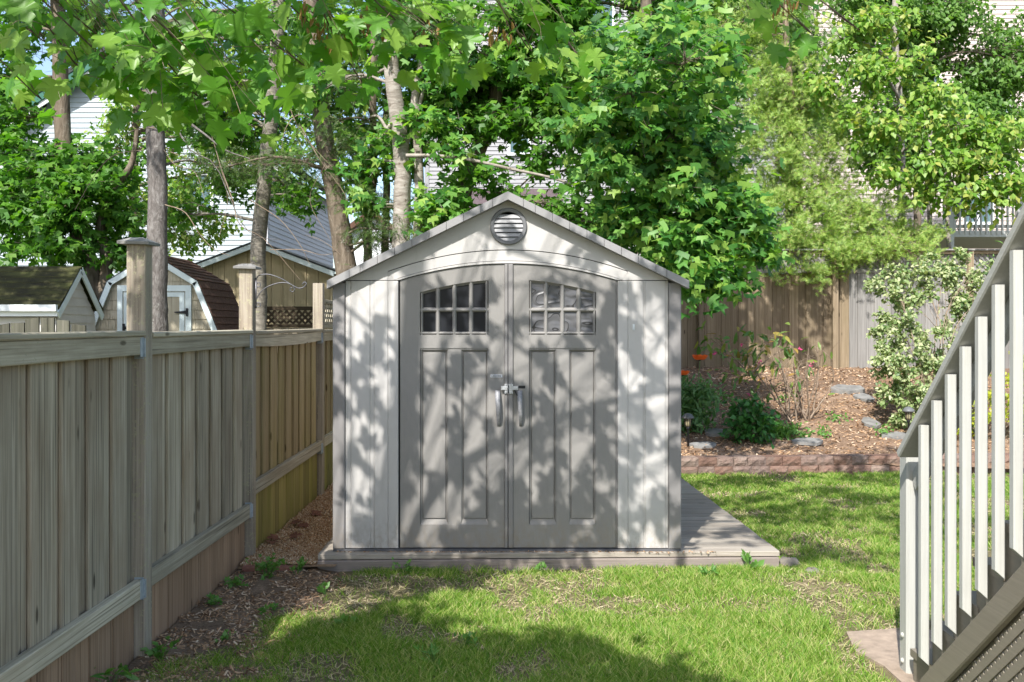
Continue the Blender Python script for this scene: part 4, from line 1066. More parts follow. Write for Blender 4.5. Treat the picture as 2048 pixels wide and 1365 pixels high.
# ================================================================== houses
def laps(parent, Yw, x0, x1, z0, z1, mat, h=0.1, clip=None, holes=(), name='siding_board'):
    z = z0
    while z < z1:
        a, b = (x0, x1)
        if clip: a, b = clip(z + h * 0.6)
        segs = [(a, b)]
        for (hx0, hx1, hz0, hz1) in holes:
            if z + h > hz0 and z < hz1:
                segs = [s for (u, v) in segs for s in ((u, min(v, hx0)), (max(u, hx1), v)) if s[1] - s[0] > 0.02]
        for a, b in segs:
            if b - a < 0.05: continue
            m = MB(); m.add([(a,Yw-0.022,z),(b,Yw-0.022,z),(b,Yw-0.004,z+h),(a,Yw-0.004,z+h),(a,Yw,z),(b,Yw,z)], [(0,1,2,3),(4,5,1,0)]); m.build(name, mat, parent)
        z += h
def window(parent, Yw, x0, x1, z0, z1, mull=True):
    f = MB(); t = 0.07
    for (a, b, c, d) in ((x0, x0+t, z0, z1), (x1-t, x1, z0, z1), (x0+t, x1-t, z0, z0+t), (x0+t, x1-t, z1-t, z1)): f.box(a, b, Yw-0.06, Yw+0.02, c, d)
    if mull: f.box((x0+x1)/2-0.03, (x0+x1)/2+0.03, Yw-0.05, Yw+0.015, z0+t, z1-t)
    w = f.build('window', WHITEP, parent)
    g_ = MB(); g_.box(x0+t, x1-t, Yw-0.015, Yw-0.005, z0+t, z1-t); g_.build('pane', GLASS, w)
# left house
YH = 22.0
h1 = thing('gabled_house', 'pale blue-white sided house with green gable trim behind the left trees', 'house', (PX(230, YH), YH, -0.06))
hxL, hxR, hxc = PX(-75, YH), PX(535, YH), PX(230, YH); zpk, zev = PZ(122, YH), PZ(318, YH)
m = MB(); m.extrude([(hxL, -0.05), (hxR, -0.05), (hxR, zev), (hxc, zpk - 0.05), (hxL, zev)], (0, YH + 0.01, 0), (1,0,0), (0,0,1), (0, 8.0, 0)); m.build('wall', SIDE_W, h1)
wz = [(PX(362, YH), PX(428, YH), PZ(430, YH), PZ(345, YH))]
def clip1(z):
    if z < zev: return hxL, hxR
    t = (z - zev) / (zpk - zev); return hxL + (hxc - hxL) * t, hxR + (hxc - hxR) * t
laps(h1, YH, hxL, hxR, 0.4, zpk - 0.15, SIDE_W, 0.115, clip1, wz)
window(h1, YH, *wz[0])
m = MB(); m.box(hxR - 0.08, hxR + 0.012, YH - 0.035, YH + 0.08, 0, zev - 0.05); m.build('corner_board', SIDE_W2, h1)
z = 0.3
while z < zev - 0.1:
    m = MB(); m.add([(hxR+0.022,YH+0.085,z),(hxR+0.022,YH+8,z),(hxR+0.004,YH+8,z+0.115),(hxR+0.004,YH+0.085,z+0.115),(hxR,YH+0.085,z),(hxR,YH+8,z)], [(0,1,2,3),(4,5,1,0)]); m.build('siding_board', SIDE_W2, h1); z += 0.115
for sg, xe in ((-1, hxL - 0.35), (1, hxR + 0.35)):
    slope = (zpk - zev) / (hxR - hxc); ze_ = zev - 0.35 * slope
    p0 = Vector((xe, YH - 0.35, ze_ + 0.1)); p1 = Vector((hxc, YH - 0.35, zpk + 0.1))
    m = MB(); m.cbar(p0, p1, 0.04, 0.20, (0,1,0), 0.004); m.build('rake_board', GREENF, h1)
    m = MB(); m.cbar(p0 + Vector((0, 0.04, -0.16)), p1 + Vector((0, 0.04, -0.16)), 0.035, 0.13, (0,1,0), 0.004); m.build('rake_trim', WHITEP, h1)
    d = p1 - p0; L = d.length; dn_ = d.normalized(); up_ = Vector((-dn_.z,0,dn_.x)); up_ = up_ if up_.z > 0 else -up_
    m = MB(); m.extrude([(0,0.06),(L,0.06),(L,0.16),(0,0.16)], p0 - Vector((0,0.04,0)), dn_, up_, (0, 8.8, 0)); m.build('roof', ROOF_DK, h1)
# right house behind the maples
YA = 24.0
h2 = thing('tall_house', 'tall white-grey sided house behind the maples above the shed', 'house', (PX(1200, YA), YA, -0.06))
ax0, ax1 = PX(850, YA), PX(1570, YA); az1 = 12.0
m = MB(); m.box(ax0, ax1, YA + 0.01, YA + 8, -0.05, az1); m.build('wall', SIDE_R, h2)
holes = [(PX(1015, YA), PX(1062, YA), PZ(312, YA), PZ(205, YA)), (PX(1235, YA), PX(1330, YA), PZ(315, YA), PZ(230, YA)), (PX(1120, YA), PX(1230, YA), PZ(90, YA), PZ(-30, YA))]
laps(h2, YA, ax0 + 0.1, ax1, 0.3, az1 - 0.1, SIDE_R, 0.1, None, holes)
for hh in holes: window(h2, YA, *hh, mull=(hh[1] - hh[0] > 0.8))
m = MB(); m.box(ax0 - 0.012, ax0 + 0.098, YA - 0.035, YA + 0.1, 0, az1); m.build('corner_board', SIDE_R, h2)
m = MB(); m.add([(PX(880,YA),YA-1.1,PZ(410,YA-1.1)),(PX(1120,YA),YA-1.1,PZ(410,YA-1.1)),(PX(1120,YA),YA-0.03,PZ(378,YA)),(PX(880,YA),YA-0.03,PZ(378,YA)),(PX(880,YA),YA-1.1,PZ(416,YA-1.1)),(PX(1120,YA),YA-1.1,PZ(416,YA-1.1)),(PX(1120,YA),YA-0.03,PZ(388,YA)),(PX(880,YA),YA-0.03,PZ(388,YA))], [(0,1,2,3),(7,6,5,4),(0,4,5,1),(1,5,6,2),(3,7,4,0)]); m.build('porch_roof', PURPLE, h2)
m = MB(); m.extrude([(ax0 - 0.4, az1), (ax1 + 0.4, az1), ((ax0 + ax1) / 2, az1 + 3)], (0, YA - 0.4, 0), (1,0,0), (0,0,1), (0, 8.8, 0)); m.build('roof', ROOF_DK, h2)
# house with the raised deck at far right
YB = 25.5
h3 = thing('deck_house', 'pale pinkish sided house with raised deck at far right behind the birches', 'house', (PX(1900, YB), YB, -0.06))
bx0, bx1 = PX(1600, YB), PX(2330, YB); bz1 = 12.5
m = MB(); m.box(bx0, bx1, YB + 0.01, YB + 8, -0.05, bz1); m.build('wall', SIDE_P, h3)
holes = [(PX(1925, YB), PX(1985, YB), PZ(450, YB), PZ(355, YB)), (PX(1820, YB), PX(1880, YB), PZ(230, YB), PZ(120, YB)), (PX(1960, YB), PX(2020, YB), PZ(230, YB), PZ(120, YB))]
laps(h3, YB, bx0, bx1, 0.3, bz1 - 0.1, SIDE_P, 0.115, None, holes)
for hh in holes: window(h3, YB, *hh)
m = MB(); m.extrude([(bx0 - 0.4, bz1), (bx1 + 0.4, bz1), ((bx0 + bx1) / 2, bz1 + 3)], (0, YB - 0.4, 0), (1,0,0), (0,0,1), (0, 8.8, 0)); m.build('roof', ROOF_DK, h3)
YD = 22.0
dk = thing('raised_deck', 'raised grey deck with upright balusters behind the lattice fence at right', 'deck', (PX(1980, YD), YD, 0))
DKM = mat_paintwood('grey_deck_paint', (0.46,0.46,0.44,1), (0.2,0.19,0.17,1))
dz = PZ(460, YD); dtop = PZ(372, YD)
m = MB(); m.box(PX(1885, YD), PX(2200, YD), YD, YD + 3.3, dz - 0.16, dz - 0.02); m.build('deck_floor', DKM, dk)
m = MB(); m.cbar((PX(1885, YD), YD + 0.05, dtop), (PX(2200, YD), YD + 0.05, dtop), 0.09, 0.05, (0,1,0), 0.004); m.build('top_rail', DKM, dk)
m = MB(); m.cbar((PX(1885, YD), YD + 0.05, dz + 0.08), (PX(2200, YD), YD + 0.05, dz + 0.08), 0.04, 0.07, (0,1,0), 0.004); m.build('bottom_rail', DKM, dk)
px = 1888
while px < 2190:
    m = MB(); m.cbar((PX(px, YD), YD, dz - 0.1), (PX(px, YD), YD, dtop - 0.02), 0.04, 0.04, (1,0,0), 0.004); m.build('baluster', DKM, dk); px += 10.6
for px in (1903, 2040, 2180):
    m = MB(); m.cbar((PX(px, YD), YD + 0.05, -0.06), (PX(px, YD), YD + 0.05, dtop + 0.06), 0.12, 0.12, (1,0,0), 0.006); m.build('post', DKM, dk)
# folding chair standing on the deck
ch = thing('folding_chair', 'dark blue folding camp chair standing on the far raised deck', 'chair', (PX(1932, 22.6), 22.6, dz - 0.02))
CHB = mat_plain('dark_blue_canvas', (0.02,0.05,0.14,1), 0.8)
c0 = Vector((PX(1932, 22.6), 22.6, dz - 0.02))
m = MB(); m.box(c0.x - 0.25, c0.x + 0.25, c0.y - 0.2, c0.y + 0.22, c0.z + 0.42, c0.z + 0.48); m.build('seat', CHB, ch)
m = MB(); m.cbar(c0 + Vector((0, 0.22, 0.45)), c0 + Vector((0, 0.36, 0.95)), 0.5, 0.02, (1,0,0), 0.004); m.build('backrest', CHB, ch)
for sx_ in (-0.24, 0.24):
    for (ya_, yb_) in ((-0.2, 0.22), (0.22, -0.2)):
        m = MB(); m.tube([c0 + Vector((sx_, ya_, 0)), c0 + Vector((sx_, yb_, 0.44))], 0.012, 6); m.build('leg', BLACK, ch)
# distant white house between the trunks
YW = 40.0
h4 = thing('distant_white_house', 'distant bright white house with brown roof glimpsed between the trunks', 'house', (PX(735, YW), YW, -0.06))
wx0, wx1 = PX(688, YW), PX(800, YW)
m = MB(); m.box(wx0, wx1, YW, YW + 7, -0.05, PZ(470, YW)); m.build('wall', WHITEP, h4)
m = MB(); m.extrude([(wx0 - 0.3, PZ(474, YW)), (PX(745, YW), PZ(432, YW)), (wx1 + 0.3, PZ(474, YW))], (0, YW - 0.02, 0), (1,0,0), (0,0,1), (0, 0.1, 0)); m.build('gable', WHITEP, h4)
for e in (688 - 6, 806):
    m = MB(); m.cbar(P(e, 476, YW) + Vector((0, -0.2, 0.1)), P(745, 432, YW) + Vector((0, -0.2, 0.1)), 0.5, 0.22, (0,1,0), 0.01); m.build('roof', ROOF_BR, h4)

# ================================================================== leaf templates (y = stem to tip, z = upper side)
def leaf_template(half, mid=0.38, fold=0.18, droop=0.22):
    right = [(0.0, 0.0)] + half + [(0.0, 1.0)]
    left = [(-x, y) for x, y in reversed(half)]
    out = right + left
    V = [(0.0, mid)] + out
    n = len(out)
    Fc = [(0, 1 + i, 1 + (i + 1) % n) for i in range(n)]
    Vz = [(x, y, fold * abs(x) - droop * (y - 0.3) ** 2 - 0.18 * x * x) for x, y in V]
    return np.array(Vz), np.array(Fc)
MAPLE_V, MAPLE_F = leaf_template([(.19,-.07),(.33,-.02),(.44,.07),(.32,.15),(.45,.26),(.60,.47),(.44,.46),(.38,.55),(.17,.49),(.24,.72),(.12,.78)])
MAPS_V, MAPS_F = leaf_template([(.40,.02),(.30,.17),(.57,.47),(.17,.49),(.20,.74)])
OVAL_V, OVAL_F = leaf_template([(.22,.15),(.33,.40),(.22,.72)], 0.4, 0.25, 0.25)
TRIL_V = np.array([(0, 0, 0), (-.50, .05, .05), (-.58, .50, .04), (-.16, .46, .06), (0, 1, -.12), (.16, .46, .06), (.58, .50, .04), (.50, .05, .05), (0, .40, -.02)]); TRIL_F = np.array([(0, 8, 1), (1, 8, 2), (3, 8, 4), (4, 8, 5), (6, 8, 7), (7, 8, 0)])
DIA_V = np.array([(0, 0, 0), (-.34, .42, .08), (0, 1, -.10), (.34, .42, .08), (0, .45, -.02)]); DIA_F = np.array([(0, 4, 1), (1, 4, 2), (2, 4, 3), (3, 4, 0)])
LONG_V, LONG_F = leaf_template([(.10,.2),(.15,.5),(.09,.8)], 0.45, 0.3, 0.3)
def spray_template(n=7, w=0.10, L=0.42, seed=1):
    r = np.random.default_rng(seed); V = []; Fc = []
    def tri(a, b, c): k = len(V); V.extend([a, b, c]); Fc.append((k, k+1, k+2))
    tri((-0.02, 0, 0), (0.02, 0, 0), (0, 1, -0.12))
    for i in range(n):
        y = 0.08 + 0.8 * i / n; l = L * (1 - 0.55 * i / n)
        for s in (-1, 1):
            yy = y + r.uniform(-.03, .03); dz = r.uniform(-.12, .12)
            tri((0, yy - w * .35, -.02), (0, yy + w * .35, -.02), (s * l * .75, yy + l * .75, dz))
    return np.array(V), np.array(Fc)
JUN_V, JUN_F = spray_template(6, 0.14, 0.45)
SPR_V, SPR_F = spray_template(9, 0.055, 0.26, 3)

def rnd_dir(n, r):
    v = r.normal(size=(n, 3)); return unit(v)

def leaf_cloud(Tv, Tf, P_, D_, r, size, var=0.25, hang=0.5, nrm_up=0.9, face=0.35):
    n = len(P_)
    tip = unit(D_ * 0.7 + rnd_dir(n, r) * 0.65 + np.array([0, 0, -hang]))
    nr = unit(np.array([0, -face, nrm_up]) + rnd_dir(n, r) * 0.65)
    sc = size * r.uniform(1 - var, 1 + var, n)
    return scatter(Tv, Tf, P_, tip, nr, sc)

TWIG_SIDES = 3
def grow(root, trunk, blobs, r, lps, leaf_len, limb_r=0.03, spread=1.0, twig_len=(0.25, 0.6), hang_t=0.1, bend=0.05):
    """limbs from the trunk to each foliage blob, twigs inside it, leaf seats along the twigs.
    trunk: (n,3) points; blobs: (centre, radii(3), n_twigs). returns seats, directions, limb paths, twig paths"""
    S, D, limbs, twigs = [], [], [], []
    for c, rad, nt in blobs:
        c = np.array(c, float); rad = np.array(rad, float)
        below = trunk[trunk[:, 2] < c[2] + 0.2 * rad[2]]
        if len(below) == 0: below = trunk[:1]
        d = np.linalg.norm((below - c) * np.array([1, 1, 1.25]), axis=1); a = below[np.argmin(d)]
        L = np.linalg.norm(c - a)
        mid = (a + c) / 2 + np.array([0, 0, 0.10 * L]) + r.normal(size=3) * bend * L
        end = c + (c - a) / (L + 1e-6) * rad * 0.4
        path = spline([a, mid, c, end], 12)
        limbs.append((path, limb_r * min(1.6, 0.5 + L / 3)))
        for k in range(nt):
            u = r.uniform(0.35, 1.0); base = path[min(11, int(u * 11))]
            q = rnd_dir(1, r)[0] * rad * r.random() ** 0.45
            tgt = c + q * spread
            v = tgt - base; l = np.linalg.norm(v) + 1e-6
            m2 = (base + tgt) / 2 + r.normal(size=3) * 0.06 * l + np.array([0, 0, 0.08 * l])
            dirn = v / l; ext = tgt + dirn * r.uniform(*twig_len) * 0.5 - np.array([0, 0, hang_t * r.random()])
            tp = spline([base, m2, tgt, ext], 7)
            twigs.append(tp)
            m_ = lps
            t = r.uniform(0.45, 1.0, m_); idx = t * 6; i0 = np.minimum(idx.astype(int), 5); f = (idx - i0)[:, None]
            pos = tp[i0] * (1 - f) + tp[i0 + 1] * f + r.normal(size=(m_, 3)) * leaf_len * 0.55
            side = unit(np.cross(np.broadcast_to(dirn, (m_, 3)), rnd_dir(m_, r)))
            S.append(pos); D.append(unit(np.broadcast_to(dirn, (m_, 3)) * 0.6 + side))
    return np.concatenate(S), np.concatenate(D), limbs, twigs

def twig_mesh(name, twigs, r0, r1, sides=3):
    Vs, Fs, k = [], [], 0
    for t in twigs:
        rad = np.linspace(r0, r1, len(t)); V, Fq = tube_np(t, rad, sides); Vs.append(V); Fs.append(Fq + k); k += len(V)
    return mesh_np(name, np.concatenate(Vs), np.concatenate(Fs))

def trunk_mesh(path, r0, r1, n=14, seed=0, flare=0.35, wob=0.05):
    m = len(path); t = np.linspace(0, 1, m)
    rad = (r0 + (r1 - r0) * t) * (1 + flare * np.exp(-t * 9)) 
    V, Fq = tube_np(path, rad, n)
    rr = np.random.default_rng(seed); ctr = np.repeat(path, n, axis=0)
    a = np.tile(np.arange(n) * 2 * np.pi / n, m); h = np.repeat(np.linspace(0, 1, m) * 6, n)
    k = 1 + wob * np.sin(3 * a + h * 1.3 + rr.uniform(0, 6)) + wob * 0.8 * np.sin(5 * a - h * 2.1) + rr.normal(size=len(a)) * wob * 0.25
    return mesh_np('trunk', ctr + (V - ctr) * k[:, None], Fq)

def tree(name, label, trunk_px, Y, r0, r1, blobs, leafT, leafM, leaf, bark, lps=10, seed=1, extra_trunks=(), cat='tree', limb_r=0.025, base_z=-0.1, world_pts=None,
         hang=0.5, twig_r=0.005, twig_len=(0.25, 0.6), face=0.35, group=None, dead=(), var=0.25, own_limbs=(), clip_fn=None, dens=4.6, shade_blobs=()):
    r = np.random.default_rng(seed)
    if world_pts is None: pts = [np.array(P(a, b, Y)) for a, b in trunk_px]
    else: pts = [np.array(p, float) for p in world_pts]
    if pts[0][2] > base_z: pts = [np.array([pts[0][0], pts[0][1], base_z])] + pts
    path = spline(pts, 40); path += np.cumsum(r.normal(size=path.shape) * 0.006, axis=0) * np.array([1, 1, 0])
    root = thing(name, label, cat, tuple(path[0]), group)
    obj('trunk', trunk_mesh(path, r0, r1, seed=seed), bark, root, True)
    allp = [path]
    for ep, e0, e1 in extra_trunks:
        pp = spline([np.array(P(a, b, Y)) if len((a, b)) == 2 else None for a, b in ep], 26)
        obj('trunk', trunk_mesh(pp, e0, e1, seed=seed + 3, flare=0.0), bark, root, True); allp.append(pp)
    for lp, Yl, e0, e1 in own_limbs:
        pp = spline([np.array(P(a, b, Yl if not isinstance(Yl, (list, tuple)) else Yl[i])) for i, (a, b) in enumerate(lp)], 22)
        obj('limb', trunk_mesh(pp, e0, e1, 8, seed + 5, 0.0), bark, root, True); allp.append(pp)
    for dp, Yd, e0 in dead:
        pp = spline([np.array(P(a, b, Yd)) for a, b in dp], 16)
        obj('bare_branch', trunk_mesh(pp, e0, 0.002, 5, seed + 5, 0.0), BARK_T if e0 < 0.01 else bark, root, True)
    W = []
    for b in blobs:
        if len(b) == 7:
            px, py, Yb, rx_, rz_, ry_, nt = b
            W.append((np.array(P(px, py, Yb)), (rx_ * Yb / F, ry_, rz_ * Yb / F), nt))
        else: W.append(b)
    if W:
        W = W + list(shade_blobs)
        W = [(c_, tuple(1.12 * q for q in rd_), max(2, int(round(n_ * dens)))) for c_, rd_, n_ in W]
        S, D, limbs, twigs = grow(root, np.concatenate(allp), W, r, lps, leaf, limb_r, twig_len=twig_len)
        for lp, lr in limbs:
            V, Fq = tube_np(lp, np.linspace(lr, 0.006, len(lp)), 6)
            obj('limb', mesh_np('limb', V, Fq), bark, root, True)
        obj('twigs', twig_mesh('twigs', twigs, twig_r, 0.0015), bark, root, kind='stuff')
        if clip_fn is not None:
            k = clip_fn(S); S, D = S[k], D[k]
        V, Fc = leaf_cloud(leafT[0], leafT[1], S, D, r, leaf, var, hang, face=face)
        obj('crown', mesh_np('crown', V, Fc), leafM, root, kind='stuff')
        TRI['n'] += len(Fc)
    return root
TRI = {'n': 0}
MS = (TRIL_V, TRIL_F); OV = (DIA_V, DIA_F); JT = (JUN_V, JUN_F); ST = (SPR_V, SPR_F)

# ================================================================== near maple: overhangs the yard from beyond the left fence
r = np.random.default_rng(42)
S_ = np.array(TO_SUN)
def up_sun(pt, t): return np.array(pt, float) + S_ * t
nm_trunk = spline([(-3.6, 0.9, -0.1), (-3.55, 0.95, 1.5), (-3.4, 1.1, 3.2), (-3.1, 1.3, 5.0), (-2.6, 1.6, 6.8), (-2.4, 1.8, 8.6)], 40)
nm = thing('maple_tree', 'near maple whose large bright leaves hang into the top of the view', 'tree', (-3.6, 0.9, -0.1))
obj('trunk', trunk_mesh(nm_trunk, 0.19, 0.06, seed=2), BARK_M, nm, True)
# boughs through the light: foliage whose shade falls on the shed front, platform and lawn
can = []
def shade(x, z, t, rad, nt, y=Y0): can.append((up_sun((x, y, z), t), rad, nt))
for (x, z, t) in ((-0.20, 2.05, 3.6), (0.45, 2.0, 3.9), (-0.80, 1.80, 3.8), (-0.72, 1.25, 4.2), (-0.15, 1.55, 4.3), (0.62, 1.62, 4.2), (-0.45, 0.85, 4.3), (0.30, 1.0, 4.6), (0.70, 1.05, 4.7), (-0.15, 0.55, 4.6), (0.50, 0.55, 4.8), (-0.75, 0.45, 4.4), (0.95, 1.45, 4.6), (1.10, 0.85, 4.8), (0.15, 0.25, 4.9), (-1.12, 0.85, 4.4), (-1.12, 1.6, 4.2), (1.15, 1.9, 4.2)):
    shade(x, z, max(3.4, (3.5 - z) / 0.707), (0.36, 0.34, 0.17), 4)
shed_n = len(can)
# three long boughs of the same maple crossing the sunlight on the doors
for bough in ([(-1.9, 2.6, 4.2), (-1.1, 1.75, 4.3), (-0.5, 1.28, 4.4), (-0.1, 0.88, 4.5), (0.1, 0.35, 4.6)], [(-1.2, 2.3, 4.3), (-0.2, 1.72, 4.4), (0.4, 1.22, 4.5), (0.75, 0.92, 4.6), (1.1, 0.42, 4.7)], [(-0.6, 2.5, 4.0), (0.3, 2.05, 4.1), (0.85, 1.75, 4.2), (1.3, 1.2, 4.3)], [(-0.5, 1.28, 4.4), (-0.2, 1.35, 4.45), (0.15, 1.2, 4.5), (0.3, 0.9, 4.5)]):
    bp_ = spline([up_sun((a, Y0, b), t) for a, b, t in bough], 24) + r.normal(size=(24, 3)) * 0.008
    obj('limb', trunk_mesh(bp_, 0.020, 0.007, 7, 3, 0.0), BARK_M, nm, True)
# unseen dense foliage added to throw thick shade over the near lawn and mulch
for (x, y) in ((-0.55, 5.05), (0.05, 4.75), (-0.95, 4.9), (0.45, 4.45), (-0.4, 4.45), (-0.2, 4.0), (0.6, 3.9), (-1.3, 4.2), (-0.7, 5.4), (0.25, 4.35), (-0.15, 4.55), (0.75, 4.15), (-0.75, 4.7)):
    can.append((up_sun((x, y, 0.0), 4.9 + 0.4 * r.random()), (0.42, 0.44, 0.26), 24))
lawn_n = len(can)
# dapples further back on the lawn, the wall and the garden bed
for (x, y) in ((2.3, 10.0), (3.1, 9.6), (2.1, 9.2), (3.9, 10.2), (4.3, 9.4), (2.6, 8.5), (3.4, 8.3), (1.9, 7.3), (2.6, 11.3), (3.4, 12.0), (4.3, 8.2), (4.6, 11.4), (2.2, 12.4), (2.6, 13.6), (2.0, 14.6), (3.9, 10.9), (2.9, 10.5), (2.4, 10.3), (3.5, 9.1), (4.6, 10.4), (3.0, 9.0), (2.0, 8.3), (3.9, 8.8), (3.3, 7.6), (2.4, 6.9)):
    can.append((up_sun((x, y, 0.15), 6.6 + 0.9 * r.random()), (0.46, 0.26, 0.2), 11))
Sa, Da, la, ta = grow(nm, nm_trunk, can[:shed_n], r, 3, 0.22, 0.006, twig_len=(0.2, 0.45))
Sb, Db, lb, tb = grow(nm, nm_trunk, can[shed_n:lawn_n], r, 14, 0.105, 0.007, twig_len=(0.2, 0.45))
Sc, Dc, lc, tc = grow(nm, nm_trunk, can[lawn_n:], r, 7, 0.12, 0.007, twig_len=(0.2, 0.45))
S = np.concatenate([Sa, Sb, Sc]); D = np.concatenate([Da, Db, Dc]); limbs = la + lb + lc; twigs = ta + tb + tc; Da = np.asarray(Da)
for lp, lr in limbs:
    V, Fq = tube_np(lp, np.linspace(lr * 0.75, 0.006, len(lp)), 6); obj('limb', mesh_np('limb', V, Fq), BARK_M, nm, True)
obj('twigs', twig_mesh('twigs', twigs, 0.0035, 0.0015), BARK_M, nm, kind='stuff')
V, Fc = leaf_cloud(MAPS_V, MAPS_F, S[len(Sa):], D[len(Sa):], r, 0.105, 0.25, 0.5)
obj('crown', mesh_np('crown', V, Fc), LEAF_CAN, nm, kind='stuff'); TRI['n'] += len(Fc)
na = len(Sa); nr_a = unit(S_ * 1.0 + rnd_dir(na, r) * 0.45); tip_a = unit(Da * 0.7 + rnd_dir(na, r) * 0.5 + np.array([0, 0, -0.5]))  # unseen leaves, turned to the sun and enlarged for clear dapples on the shed
V, Fc = scatter(MAPLE_V, MAPLE_F, Sa, tip_a, nr_a, 0.150 * r.uniform(0.7, 1.2, na))
obj('lower_crown', mesh_np('lower_crown', V, Fc), LEAF_CAN, nm, kind='stuff')
# the hanging front sprays that show in the picture: every leaf its own part
front = [(40, 40, 4.0, 100, 45, 8), (110, 75, 3.9, 85, 35, 8), (225, 95, 4.1, 80, 40, 8), (330, 60, 4.0, 95, 40, 10), (345, 140, 3.9, 90, 40, 10), (270, 175, 4.1, 70, 35, 7), (430, 120, 4.0, 90, 50, 10),
         (475, 190, 4.0, 75, 35, 7), (540, 80, 4.1, 90, 50, 9), (600, 30, 4.2, 100, 35, 9), (690, 60, 4.3, 100, 40, 9), (800, 50, 4.3, 100, 35, 9), (900, 70, 4.4, 90, 30, 8), (1020, 45, 4.4, 90, 30, 7), (1110, 60, 4.4, 70, 30, 5), (150, 20, 4.2, 90, 30, 7), (440, 40, 4.2, 90, 35, 8), (30, 150, 4.4, 60, 35, 4), (1560, 12, 4.3, 90, 14, 4), (1650, 8, 4.3, 60, 10, 2), (700, 130, 4.4, 80, 25, 4)]
blobs = [(np.array(P(a, b, Yb)), (w * Yb / F, 0.30, h * Yb / F), n) for a, b, Yb, w, h, n in front]
lim = spline([(-3.2, 1.25, 4.3), (-2.4, 2.6, 4.1), (-1.6, 3.8, 3.75), (-0.8, 4.3, 3.6), (0.2, 4.5, 3.65), (1.4, 4.4, 3.7)], 40)
obj('limb', trunk_mesh(lim, 0.05, 0.01, 8, 4, 0.0), BARK_M, nm, True)
S, D, limbs, twigs = grow(nm, lim, blobs, r, 3, 0.12, 0.0038, twig_len=(0.1, 0.25), bend=0.07)
for lp, lr in limbs:
    V, Fq = tube_np(lp, np.linspace(lr, 0.002, len(lp)), 5); obj('limb', mesh_np('limb', V, Fq), BARK_M, nm, True)
obj('twigs', twig_mesh('twigs', twigs, 0.002, 0.0012), BARK_T, nm, kind='stuff')
me_leaf = []
for q in range(9):
    tv = MAPLE_V.copy(); rr = np.random.default_rng(q); tv[:, 0] *= rr.uniform(0.82, 1.1)
    cu_, cv_ = rr.uniform(-0.35, 0.30), rr.uniform(-0.45, 0.15)
    tv[:, 2] += 0.07 * np.sin(tv[:, 0] * 5 + q) + rr.normal(size=len(tv)) * 0.018 + cu_ * tv[:, 0] ** 2 + cv_ * (tv[:, 1] - 0.4) ** 2 + rr.uniform(-.2, .2) * tv[:, 0]
    k0 = len(tv); tv = np.vstack([tv, [(-.012, 0, 0), (.012, 0, 0), (.008, -.55, .12), (-.008, -.55, .12)]])
    me = mesh_np('leaf', tv, np.vstack([MAPLE_F, [(k0, k0 + 1, k0 + 2), (k0, k0 + 2, k0 + 3)]])); me.materials.append(LEAF_NEAR); me_leaf.append(me)
n = len(S)
tip = unit(D * 0.6 + rnd_dir(n, r) * 0.5 + np.array([0, 0, -0.55])); nr = unit(np.array([0, -0.75, 0.75]) + rnd_dir(n, r) * 0.5)
xx = unit(np.cross(tip, nr)); zz = np.cross(xx, tip)
sel = np.arange(n) if n <= 300 else np.sort(r.choice(n, 300, replace=False))
for i in sel:
    s = 0.115 * r.uniform(0.55, 1.15)
    M4 = Matrix(((xx[i][0]*s, tip[i][0]*s, zz[i][0]*s, S[i][0]), (xx[i][1]*s, tip[i][1]*s, zz[i][1]*s, S[i][1]), (xx[i][2]*s, tip[i][2]*s, zz[i][2]*s, S[i][2]), (0, 0, 0, 1)))
    o = bpy.data.objects.new('leaf', me_leaf[int(r.integers(0, 9))]); o.matrix_basis = M4; put(o, nm)
rest = np.setdiff1d(np.arange(n), sel)
if len(rest):
    V, Fc = scatter(MAPLE_V, MAPLE_F, S[rest], tip[rest], nr[rest], 0.118 * r.uniform(0.72, 1.2, len(rest)))
    obj('further_leaves', mesh_np('further_leaves', V, Fc), LEAF_NEARI, nm, kind='stuff')
# seed clusters among the front sprays
S2, D2 = [], []
for (px, py, Yb) in ((655, 60, 4.2), (690, 85, 4.3), (740, 40, 4.3), (1000, 60, 4.4), (620, 20, 4.2), (860, 60, 4.4), (1570, 10, 4.3)):
    for k in range(22): S2.append(np.array(P(px, py, Yb)) + r.normal(size=3) * np.array([0.035, 0.03, 0.03])); D2.append([0, 0, -1])
V, Fc = leaf_cloud(LONG_V, LONG_F, np.array(S2), np.array(D2, float), r, 0.045, 0.3, 1.0)
obj('seed_clusters', mesh_np('seed_clusters', V, Fc), CATKIN, nm, kind='stuff')

